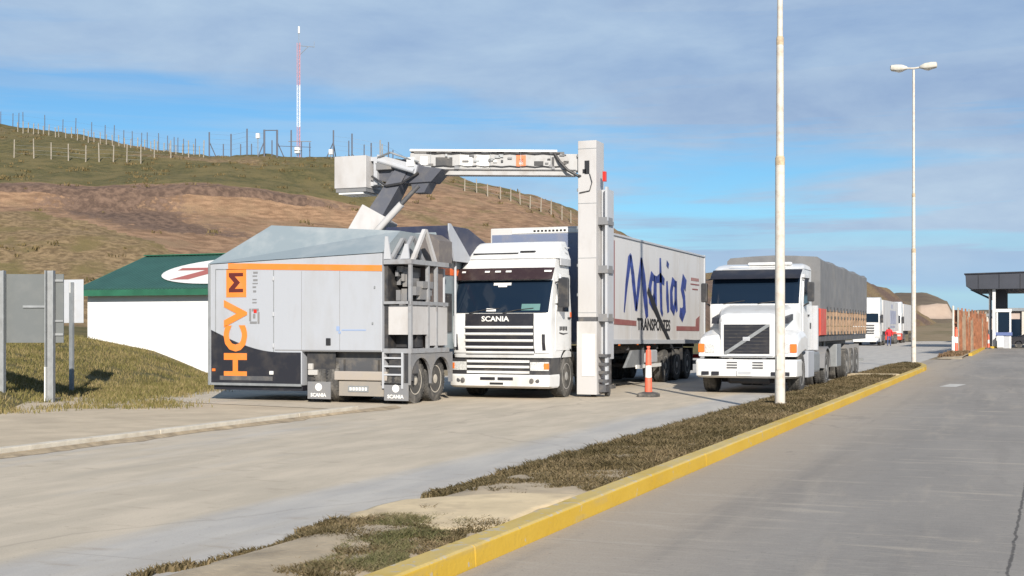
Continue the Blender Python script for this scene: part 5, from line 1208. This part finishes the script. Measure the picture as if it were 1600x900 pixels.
def road_sign():
    P1, P2 = Vector((-20.1, 22.6, 0)), Vector((-21.12, 22.19, 0)); d = (P2-P1).normalized(); n = Vector((d.y, -d.x, 0)); n = -n if n.y > 0 else n   # n faces the photographer
    t = thing('road_sign', P1, 'back of a wide grey road sign on steel posts with white painted feet', 'road sign')
    a, c = P1-d*.27, P2+d*1.6; up = Vector((0, 0, 1)); off = -n*.11
    b = MB(); b.beam(a+off+up*2.08, c+off+up*2.08, .025, 1.53); b.build('panel', mat('sign_back', (.125, .135, .135), .6, .1, dirt=((.2, .2, .19), .3, 3)), t)
    for z in (1.5, 2.12, 2.7):
        b = MB(); b.beam(a-n*.085+up*z+d*(.2 if z == 2.12 else .0), a-n*.085+up*z+d*(.9 if z == 2.12 else .2), .04, .05); b.build('bracket', M['steel'], t)
    b = MB(); b.beam(a-n*.085+up*1.8, a-n*.085+up*1.8+d*.18, .03, .04)
    b.build('bracket', M['steel'], t)
    for p in (P1, P2, P2+d*3.4):
        if p is not P1 and p is not P2 and True: continue
        g0 = ground_z(p.x, p.y)
        b = MB()                                          # steel channel
        for s in (-1, 1): b.beam(p+d*(s*.085)+up*(g0-.2), p+d*(s*.085)+up*2.92, .02, .15, up=(n.x, n.y, 0))
        b.beam(p-n*.06+up*(g0-.2), p-n*.06+up*2.92, .02, .17, up=(d.x, d.y, 0)); po = b.build('post', M['steel'], t)
        b = MB(); b.beam(p+d*.085+n*.004+up*(g0+.02), p+d*.085+n*.004+up*(g0+.78), .026, .16, up=(n.x, n.y, 0)); b.build('painted_foot', M['tape'], po)
road_sign()
def small_sign():
    p = Vector((-22.78, 26.4, 0)); g0 = ground_z(p.x, p.y)
    t = thing('small_sign', (p.x, p.y, 0), 'back of a small pale sign on a single post, beside the wide grey sign', 'road sign')
    b = MB(); b.box(p.x-.37, p.x+.34, p.y+.04, p.y+.06, 1.77, 2.89, .008); b.build('panel', mat('pale_sign_back', (.52, .53, .55), .5, .1, dirt=(DUST, .2, 4)), t)
    b = MB(); b.box(p.x-.055, p.x+.055, p.y-.03, p.y+.038, g0-.2, 2.82); b.build('post', M['steel'], t)
    b = MB(); b.box(p.x-.035, p.x-.012, p.y-.036, p.y-.03, 2.55, 2.82); b.build('clamp', M['tape'], t)
small_sign()
M['collar'] = mat('rusty_collar', (.46, .36, .24), .8, var=.3, vs=14)
def lamp_post(loc, label):
    t = thing('lamp_post', loc, label, 'lamp post', 'white twin lamp posts on the island')
    x, y, z = loc
    b = MB(); b.lathe([(.102, z-.3), (.100, z+.02), (.092, z+4.85), (.075, z+4.89), (.070, z+7.2), (.056, z+7.24), (.05, z+12.45), (.045, z+12.5)], (x, y, 0), 'z', 20); p = b.build('pole', M['pole'], t, 40)
    b = MB(); b.lathe([(.0935, z+4.72), (.0945, z+4.74), (.0945, z+4.86), (.077, z+4.90)], (x, y, 0), 'z', 20); b.build('collar', M['collar'], p, 40)
    b = MB(); b.lathe([(.0715, z+7.08), (.0722, z+7.1), (.0722, z+7.21), (.058, z+7.25)], (x, y, 0), 'z', 20); b.build('collar', M['collar'], p, 40)
    b = MB(); b.box(x-.05, x+.05, y-.104, y-.085, z+.7, z+1.0, .008); b.build('hatch', M['pole'], p)
    b = MB(); b.pipe([(x-.5, y, z+12.60), (x, y, z+12.56), (x+.5, y, z+12.60)], .04, 8); b.build('cross_arm', M['pole'], t, 60)
    for sx in (-1, 1):
        b = MB(); c = Vector((x+sx*.30, y, z+12.60))
        prof_ = [(-.05, .08, .07), (.0, .13, .11), (.16, .24, .18), (.42, .26, .19), (.61, .22, .17), (.65, .14, .11)]
        rings = [[(c.x+sx*u, c.y+w*math.copysign(abs(math.cos(a))**.6, math.cos(a)), c.z+.06*u+h*.55*math.copysign(abs(math.sin(a))**.6, math.sin(a))) for a in [2*math.pi*i/16 for i in range(16)]] for u, h, w in prof_]
        b.loft(rings); l = b.build('lamp_head', mat('aged_lamp_housing', (.55, .52, .45), .5, dirt=((.3, .25, .18), .4, 8)), t, 50)
        b = MB(); b.loft([[(c.x+sx*u, c.y+w*math.cos(a), c.z+.06*u-.12-k+.02*math.sin(a)) for a in [2*math.pi*i/12 for i in range(12)]] for u, w, k in ((.12, .1, 0), (.3, .13, .05), (.5, .11, .0))]); b.build('lens', M['lamp'], l, 50)
    return t
lamp_post((-4.45, 25.3, .12), 'tall white lamp post with rusty collars in front of the bonneted truck')
lamp_post((-4.36, 56.9, .12), 'white twin-headed lamp post at the tip of the planted island')
def channel_post(loc, h, label, orange_top=False):
    x, y, z = loc
    t = thing('traffic_post', loc, label, 'traffic post')
    b = MB(); b.loft([[(x+w*cx_, y+w*cy_, z+zz) for cx_, cy_ in ((-1, -.7), (-.7, -1), (.7, -1), (1, -.7), (1, .7), (.7, 1), (-.7, 1), (-1, .7))] for w, zz in ((.24, .004), (.24, .07), (.19, .10), (.1, .12))]); b.build('base', M['rubber'], t, 40)
    r = lambda f: lerp(.10, .068, f)*h/1.16
    seq = [(.1/h, .42, 'cone'), (.42, .68, 'tape'), (.68, 1., 'cone')]
    for f0, f1, m in seq:
        b = MB(); pr = [(r(f0), z+h*f0), (r(f1), z+h*f1)]
        if f1 == 1.: pr += [(r(1)*.8, z+h*1.02), (.03, z+h*1.025)]
        b.lathe(pr, (x, y, 0), 'z', 20); b.build('sleeve' if m == 'cone' else 'reflective_band', M[m], t, 40)
    b = MB(); b.tube((x, y, z+h), (x, y, z+h*1.08), .03); b.lathe([(.045, z+h*1.06), (.045, z+h*1.1)], (x, y, 0), 'z', 12); b.build('handle', M['cone'], t)
    return t
channel_post((-8.33, 29.6, 0), 1.10, 'red and white traffic post on a black rubber base beside the detector column')
channel_post((-3.86, 83.0, .12), 1.42, 'red and white traffic post in brown weeds at the start of the rusty fence')
channel_post((-2.55, 105.5, .0), 1.05, 'small red and white traffic post next to the white canopy pillar')
def rusty_fence():
    A, B_ = Vector((-3.88, 84.2, .05)), Vector((-2.85, 107, .05)); L_ = (B_-A).length; d = (B_-A).normalized(); n = Vector((d.y, -d.x, 0))
    t = thing('rusty_fence', A, 'rust brown vertical plank fence running along the far island towards the canopy', 'fence')
    rs = random.Random(2); b = MB(); s = .0; b2 = MB()
    while s < L_:
        w = rs.uniform(.2, .42); h = rs.uniform(1.9, 2.75)
        b = MB()
        if rs.random() < .85: b.beam(A+d*(s+w/2)+n*rs.uniform(-.02, .02)+Vector((0, 0, -.1)), A+d*(s+w/2)+n*rs.uniform(-.03, .03)+Vector((0, 0, h)), .04, w, up=(n.x, n.y, 0))
        s += w+rs.uniform(.01, .09)
        if b.v: b.build('plank', M[rs.choice(('rustwood', 'rustwood', 'rustwood', 'rustwood', 'palewood'))], t)
    for z in (.6, 1.9): b = MB(); b.beam(A+Vector((0, 0, z))-n*.05, B_+Vector((0, 0, z))-n*.05, .05, .1); b.build('rail', M['rustwood'], t)
    for k in range(10):
        p = A+d*(k*L_/9.01); b = MB(); b.beam(p+n*.08-Vector((0, 0, .1)), p+n*.08+Vector((0, 0, 2.85)), .1, .1, up=(1, 0, 0)); b.build('fence_post', M['rustwood'] if k % 3 else M['post'], t)
rusty_fence()
t = thing('white_post', (-4.02, 82.6, .1), 'thin plain white post just before the rusty fence', 'post')
b = MB(); b.lathe([(.075, 0), (.07, .3), (.065, 2.95), (.05, 2.98), (.01, 3.0)], (-4.02, 82.6, .0), 'z', 14); b.build('pole', M['pole'], t, 40)
b = MB(); b.lathe([(.1, .05), (.1, 1.1), (.08, 1.12)], (-4.02, 82.6, 0), 'z', 14); b.build('sleeve', M['tape'], t, 40)
def canopy():
    t = thing('canopy', (3, 112, 0), 'dark flat-roofed checkpoint canopy on a dark column and a white pillar', 'canopy')
    b = MB(); b.prism([(-4.35, 5.85), (-4.3, 4.95), (-3.8, 4.72), (16, 4.72), (16, 6.35), (-4.35, 5.92)], 'y', 108.5, 124, .02); r = b.build('roof', M['darkroof'], t)
    b = MB(); b.prism([(-4.45, 5.90), (16, 6.33), (16, 6.42), (-4.45, 5.99)], 'y', 108.4, 124.1); b.build('roof_edge', M['black'], r)
    b = MB()
    for x in [-3.4+1.55*k for k in range(13)]: b.box(x, x+.05, 108.47, 108.5, 4.8, 5.88)
    b.build('panel_seam', M['black'], r)
    b = MB(); b.prism([(-3.9, 4.72), (-2.3, 4.0), (-2.3, 3.86), (-2.5, 3.9), (-4.1, 4.72)], 'y', 110.5, 111.0); b.prism([(-2.5, 3.9), (-2.3, 3.9), (-2.3, 4.72), (-2.5, 4.72)], 'y', 110.5, 111.0); b.build('strut', M['darkroof'], t)
    for x, y in ((-1.75, 112), (6, 112), (-1.75, 121), (6, 121)):
        b = MB(); b.box(x-.42, x+.42, y-.4, y+.4, -.05, 4.75, .03); b.build('column', M['darkroof'], t, 40)
    b = MB(); b.box(-2.34, -2.10, 108.9, 109.2, -.05, 4.72, .02); pl = b.build('pillar', M['white'], t, 40)
    b = MB(); b.box(-2.50, -1.92, 108.7, 109.4, -.02, .16, .02); b.build('pillar_foot', M['yellow'], pl)
    b = MB(); b.box(-2.62, -2.40, 109.3, 109.6, -.05, 4.72); b.build('rear_pillar', M['grey'], t)
canopy()
def booth():
    t = thing('checkpoint_booth', (-1.8, 110.2, 0), 'small white framed booth with dark windows and a blue counter under the canopy', 'booth')
    x0, x1, y0, y1 = -2.0, -1.02, 109.6, 111.4
    b = MB()
    for x in (x0, x1):
        for y in (y0, y1): b.box(x-.06, x+.06, y-.06, y+.06, 0, 2.95)
    b.box(x0-.1, x1+.1, y0-.1, y1+.1, 2.9, 3.15, .01); b.build('frame', M['white'], t)
    b = MB(); b.box(x0+.03, x1-.03, y0-.01, y1, 1.3, 2.9); b.build('window', M['glass'], t)
    b = MB(); b.box(x0-.15, x1+.15, y0-.15, y1, 1.02, 1.28); b.build('counter', mat('blue_counter', (.10, .14, .30), .5), t)
    b = MB(); b.box(x0-.02, x1+.02, y0-.05, y1, 0, 1.02); b.build('base', M['lgrey'], t)
booth()
t = thing('white_cabinet', (-1.75, 108.6, 0), 'waist-high white cabinet in front of the booth', 'cabinet')
b = MB(); b.box(-1.98, -1.5, 108.3, 108.9, .08, 1.0, .02); b.build('body', M['white'], t, 40); b = MB(); b.box(-1.95, -1.53, 108.35, 108.85, 0, .08); b.build('plinth', M['grey'], t); b = MB(); b.box(-1.94, -1.54, 108.285, 108.3, .15, .93); b.build('door', M['tape'], t)
def far_building(x0, x1, y0, y1, h, label, n):
    t = thing('checkpoint_building', ((x0+x1)/2, y0, 0), label, 'building')
    b = MB(); b.box(x0, x1, y0, y1, -.1, h); b.build('wall', M['farcol'], t)
    b = MB(); b.box(x0-.3, x1+.3, y0-.4, y1+.3, h, h+.3); b.build('roof', M['steel'], t)
    for k in range(n):
        x = lerp(x0+.3, x1-1.2, k/max(1, n-1)); b = MB(); b.box(x, x+.9, y0-.04, y0+.02, .9 if k % 3 else .02, 2.5); b.build('window' if k % 3 else 'door', M['glass'], t)
        b = MB(); b.box(x+1.0, x+1.25, y0-.3, y0-.06, 0, h); b.build('pilaster', M['pole'], t)
far_building(-1.5, 16, 136, 146, 3.3, 'low pale checkpoint building with pilasters, beyond the dark car', 9)
far_building(-5.2, -1.9, 150, 160, 2.9, 'low pale block seen between the rusty fence and the booth', 2)
# ------------------------------------------------------------------ fences, mast and gear on the hill
def post_fence(name, spots, h, r, m, label, cat='fence', wires=(.35, .7, 1.05), skip=.0, lean=.05):
    """spots = (bearing, distance) of each post on the hillside"""
    P = [to_world(px, D) for px, D in spots]; P = [Vector((x, y, hill_at(px, D))) for (x, y), (px, D) in zip(P, spots)]
    t = thing(name, P[0], label, cat); rs = random.Random(len(P))
    for p in P:
        b = MB(); hh = h*rs.uniform(.9, 1.1); b.tube(p-Vector((0, 0, .3)), p+Vector((rs.uniform(-lean, lean), rs.uniform(-lean, lean), hh)), r, r*.85, 6); b.build('fence_post', m, t)
    for w in wires:
        b = MB()
        for p, q in zip(P, P[1:]): b.tube(p+Vector((0, 0, w)), q+Vector((0, 0, w)), .007, n=4)
        b.build('fence_wire', M['wire'], t)
    return t
post_fence('post_and_wire_fence', [(22, 114.6), (53, 114.6), (80, 114.6), (107, 114.8), (134, 115.3), (155, 116), (177, 116), (198, 115.6), (220, 116), (241, 119.5), (267, 120.5), (295, 123), (318, 128)], 1.62, .06, M['post'],
    'pale wooden post and wire fence crossing the green shelf of the hillside')
post_fence('post_and_wire_fence', [(px, lerp(143, 131, px/325)-1.5*(i % 2)) for i, px in enumerate((28, 36, 44, 52, 60, 68, 76, 87, 92, 103, 112, 121, 131, 138, 147, 157, 166, 176, 186, 195, 204, 215, 226, 236, 246, 256, 265, 275, 285, 294, 303, 312))], 1.15, .055, M['post'],
    'close-set post fence just under the skyline of the hill', wires=(.5, .95))
post_fence('post_and_wire_fence', [(px, lerp(151, 136, px/325)) for px in (-40, -20, 1, 20, 29, 36, 70, 98, 118, 143, 164, 178, 193, 207, 221, 230, 248, 262, 272, 278, 287, 305)], 1.7, .05, M['dpost'],
    'thin dark posts rising behind the skyline of the hill', wires=(.8, 1.4))
post_fence('post_and_wire_fence', [(726, 113.5), (745, 113.5), (762, 113), (782, 113), (798, 112.8), (813, 112.8), (828, 112.8), (845, 112.8), (861, 113.2), (878, 114), (892, 116), (912, 119), (932, 122)], 1.2, .055, M['post'],
    'pale post fence descending the bare slope behind the scanner arm')
def compound():
    spots = [(327, 133, 2.6), (361, 132, 2.35), (386, 131, 2.7), (455, 130, 2.75), (471, 131, 1.6), (484, 131, 1.5), (521, 129, 2.8), (545, 129, 1.6), (550, 128.5, 2.4), (569, 131, 1.8), (580, 131, 2.0), (594, 128.5, 1.8), (597, 128, 1.5), (607, 129, 1.75), (614, 130, 1.2), (349, 136, 1.6), (376, 137, 1.7), (393, 138, 1.9), (425, 131, 1.6)]
    P = [(*to_world(px, D), hill_at(px, D), h) for px, D, h in spots]
    t = thing('compound_fence', P[0][:3], 'tall dark post fence with a gate frame enclosing the mast on the hilltop', 'fence')
    for k, (x, y, z, h) in enumerate(P):
        b = MB(); b.tube((x, y, z-.4), (x, y, z+h), .06 if h < 2 else .075, n=6); b.build('fence_post', M['dpost'] if k not in (11, 12) else M['post'], t)
    def at(px, D, h): return Vector((*to_world(px, D), hill_at(px, D)+h))
    for p0, p1 in (((327, 133), (339, 133.5)), ((521, 129), (509, 129.5)), ((521, 129), (526, 132)), ((413, 130), (402, 130)), ((433, 130), (445, 130.5))):
        b = MB(); b.tube(at(*p0, 1.6), at(*p1, -.2), .05, n=6); b.build('brace', M['dpost'], t)
    for px in (413, 433): b = MB(); b.tube(at(px, 130, -.3), at(px, 130, 2.8), .10, n=6); b.build('gate_post', M['dpost'], t)
    b = MB(); b.tube(at(412, 130, 2.72), at(434, 130, 2.74), .05, n=6); b.tube(at(434, 130, 1.15), at(486, 130.5, 1.0), .03, n=6); b.build('gate_beam', M['dpost'], t)
    b = MB(); seq = [(327, 133, 2.4), (361, 132, 2.2), (386, 131, 2.4), (412, 130, 2.4)]
    for z in (0, .5, 1.0, 1.5):
        for p, q in zip(seq, seq[1:]): b.tube(at(p[0], p[1], p[2]-z), at(q[0], q[1], q[2]-z), .008, n=4)
        for p, q in zip([(521, 129), (550, 128.5), (594, 128.5), (614, 130)], [(550, 128.5), (594, 128.5), (614, 130), (640, 131)]): b.tube(at(*p, 2.2-z*.9-.01*(p[0]-521)), at(*q, 2.2-z*.9-.01*(q[0]-521)), .008, n=4)
    b.build('fence_wire', M['wire'], t)
compound()
def mast():
    x, y = to_world(467, 135); z0 = hill_at(467, 135)
    t = thing('radio_mast', (x, y, z0), 'slim lattice radio mast painted in red and white bands on top of the hill', 'mast')
    def tri(z): 
        w = .19
        return [Vector((x+w*math.cos(a), y+w*math.sin(a), z)) for a in (R(100), R(220), R(340))]
    for za, zb, m in ((-.5, 3.9, 'mastred'), (3.9, 8.3, 'mastwhite'), (8.3, 12.75, 'mastred')):
        b = MB(); A, B_ = tri(z0+za), tri(z0+zb)
        for p, q in zip(A, B_): b.tube(p, q, .032, n=6)
        n = int((zb-za)/.42)
        for k in range(n):
            c, d = tri(z0+lerp(za, zb, k/n)), tri(z0+lerp(za, zb, (k+1)/n))
            for i in range(3): b.tube(c[i], d[(i+1) % 3], .012, n=4); b.tube(c[i], c[(i+1) % 3], .012, n=4)
        b.build('lattice_section', M[m], t)
    b = MB(); b.tube((x, y, z0+12.6), (x, y, z0+13.7), .03, n=6); a = b.build('antenna_rod', M['steel'], t)
    b = MB(); b.lathe([(.03, z0+13.7), (.11, z0+13.75), (.11, z0+14.45), (.03, z0+14.5)], (x, y, 0), 'z', 10); b.build('antenna', M['tape'], a, 40)
    b = MB(); r = Vector((CT, ST, 0)); p = Vector((x, y, z0)); b.tube(p+Vector((0, 0, 12.45)), p+r*1.65+Vector((0, 0, 12.3)), .03, n=6); b.tube(p+Vector((0, 0, 11.4)), p+r*1.0+Vector((0, 0, 12.35)), .03, n=6); b.tube(p+r*1.6+Vector((0, 0, 12.25)), p+r*1.62+Vector((0, 0, 12.9)), .02, n=6); b.build('bracket_arm', M['steel'], t)
    b = MB(); b.tube(p-r*1.1+Vector((0, 0, 2.35)), p+r*1.3+Vector((0, 0, 2.35)), .04, n=6); b.build('cross_arm', M['steel'], t)
    b = MB(); q = p-r*.1-Vector((-ST, CT, 0))*.35; b.lathe([(.05, -.05), (.34, 0), (.34, .14), (.05, .16)], (q.x, q.y, q.z+1.35), 'z', 12); b.box(q.x-.25, q.x+.25, q.y-.18, q.y+.18, q.z+1.05, q.z+1.7, .03); b.build('equipment_box', M['tape'], t)
mast()
for px, D, h, lab in ((403, 130.5, 1.9, 'small white instrument box on a thin post next to the gate frame on the hilltop'), (517, 128.6, .45, 'small white cabinet at the foot of a braced post on the hilltop')):
    x, y = to_world(px, D); z = hill_at(px, D)
    t = thing('instrument_box', (x, y, z), lab, 'instrument box')
    b = MB(); b.tube((x, y, z-.3), (x, y, z+h), .04, n=6); b.build('post', M['steel'], t)
    b = MB(); b.box(x-.18, x+.18, y-.14, y+.14, z+h-.1, z+h+.42, .02); b.build('box', M['tape'], t)
# ------------------------------------------------------------------ the person in red walking beside the distant truck
def person():
    x0, y0 = -11.25, 119.3
    J = {'pel': (0, 0, .95), 'spine': (0, .0, 1.15), 'chest': (0, .0, 1.36), 'neck': (0, 0, 1.50), 'head': (0, -.01, 1.60), 'crown': (0, 0, 1.72),
         'hl': (-.10, 0, .90), 'kl': (-.12, -.10, .50), 'al': (-.13, .02, .09), 'tl': (-.14, -.14, .04), 'hr': (.10, 0, .90), 'kr': (.12, .06, .50), 'ar': (.13, .14, .10), 'tr': (.14, .0, .04),
         'sl': (-.19, 0, 1.42), 'el': (-.31, .02, 1.16), 'wl': (-.27, -.13, .97), 'pl': (-.25, -.19, .93), 'sr': (.19, 0, 1.42), 'er': (.31, .03, 1.16), 'wr': (.29, -.10, .95), 'pr': (.28, -.15, .90)}
    rad = {'pel': .145, 'spine': .15, 'chest': .17, 'neck': .065, 'head': .098, 'crown': .075, 'h': .095, 'k': .065, 'a': .05, 't': .045, 's': .085, 'e': .065, 'w': .045, 'p': .04}
    ed = [('pel', 'spine'), ('spine', 'chest'), ('chest', 'neck'), ('neck', 'head'), ('head', 'crown')]
    for s in 'lr': ed += [('pel', 'h'+s), ('h'+s, 'k'+s), ('k'+s, 'a'+s), ('a'+s, 't'+s), ('chest', 's'+s), ('s'+s, 'e'+s), ('e'+s, 'w'+s), ('w'+s, 'p'+s)]
    nm = list(J); me = bpy.data.meshes.new('person'); me.from_pydata([J[n] for n in nm], [(nm.index(a), nm.index(b_)) for a, b_ in ed], [])
    o = bpy.data.objects.new('tmp', me); COL.objects.link(o); mo = o.modifiers.new('s', 'SKIN'); o.modifiers.new('d', 'SUBSURF').levels = 2
    for n, v in zip(nm, me.skin_vertices[0].data):
        r = rad.get(n, rad.get(n[0], .06)); v.radius = (r*(1.15 if n in ('chest', 'spine', 'pel') else 1), r); v.use_root = n == 'pel'
    dg = bpy.context.evaluated_depsgraph_get(); m2 = bpy.data.meshes.new_from_object(o.evaluated_get(dg)); bpy.data.objects.remove(o)
    for m in ('skin', 'jacket', 'jeans', 'hair'): m2.materials.append(M[m])
    for p in m2.polygons:
        c = p.center
        hand = abs(c.x) > .2 and c.z < .97
        p.material_index = 3 if (c.z > 1.66 or (c.z > 1.56 and c.y > .01)) else 0 if (c.z > 1.49 or hand) else 1 if (c.z > .86 and not (abs(c.x) < .2 and c.z < .88)) else 2 if c.z > .09 else 3
        p.use_smooth = True
    ob = bpy.data.objects.new('person', m2); COL.objects.link(ob); ob.location = (x0, y0, 0); ob.rotation_euler = (0, 0, R(12)); 
    tag(ob, 'person in a red jacket and blue jeans standing beside the distant white truck', 'person')
person()
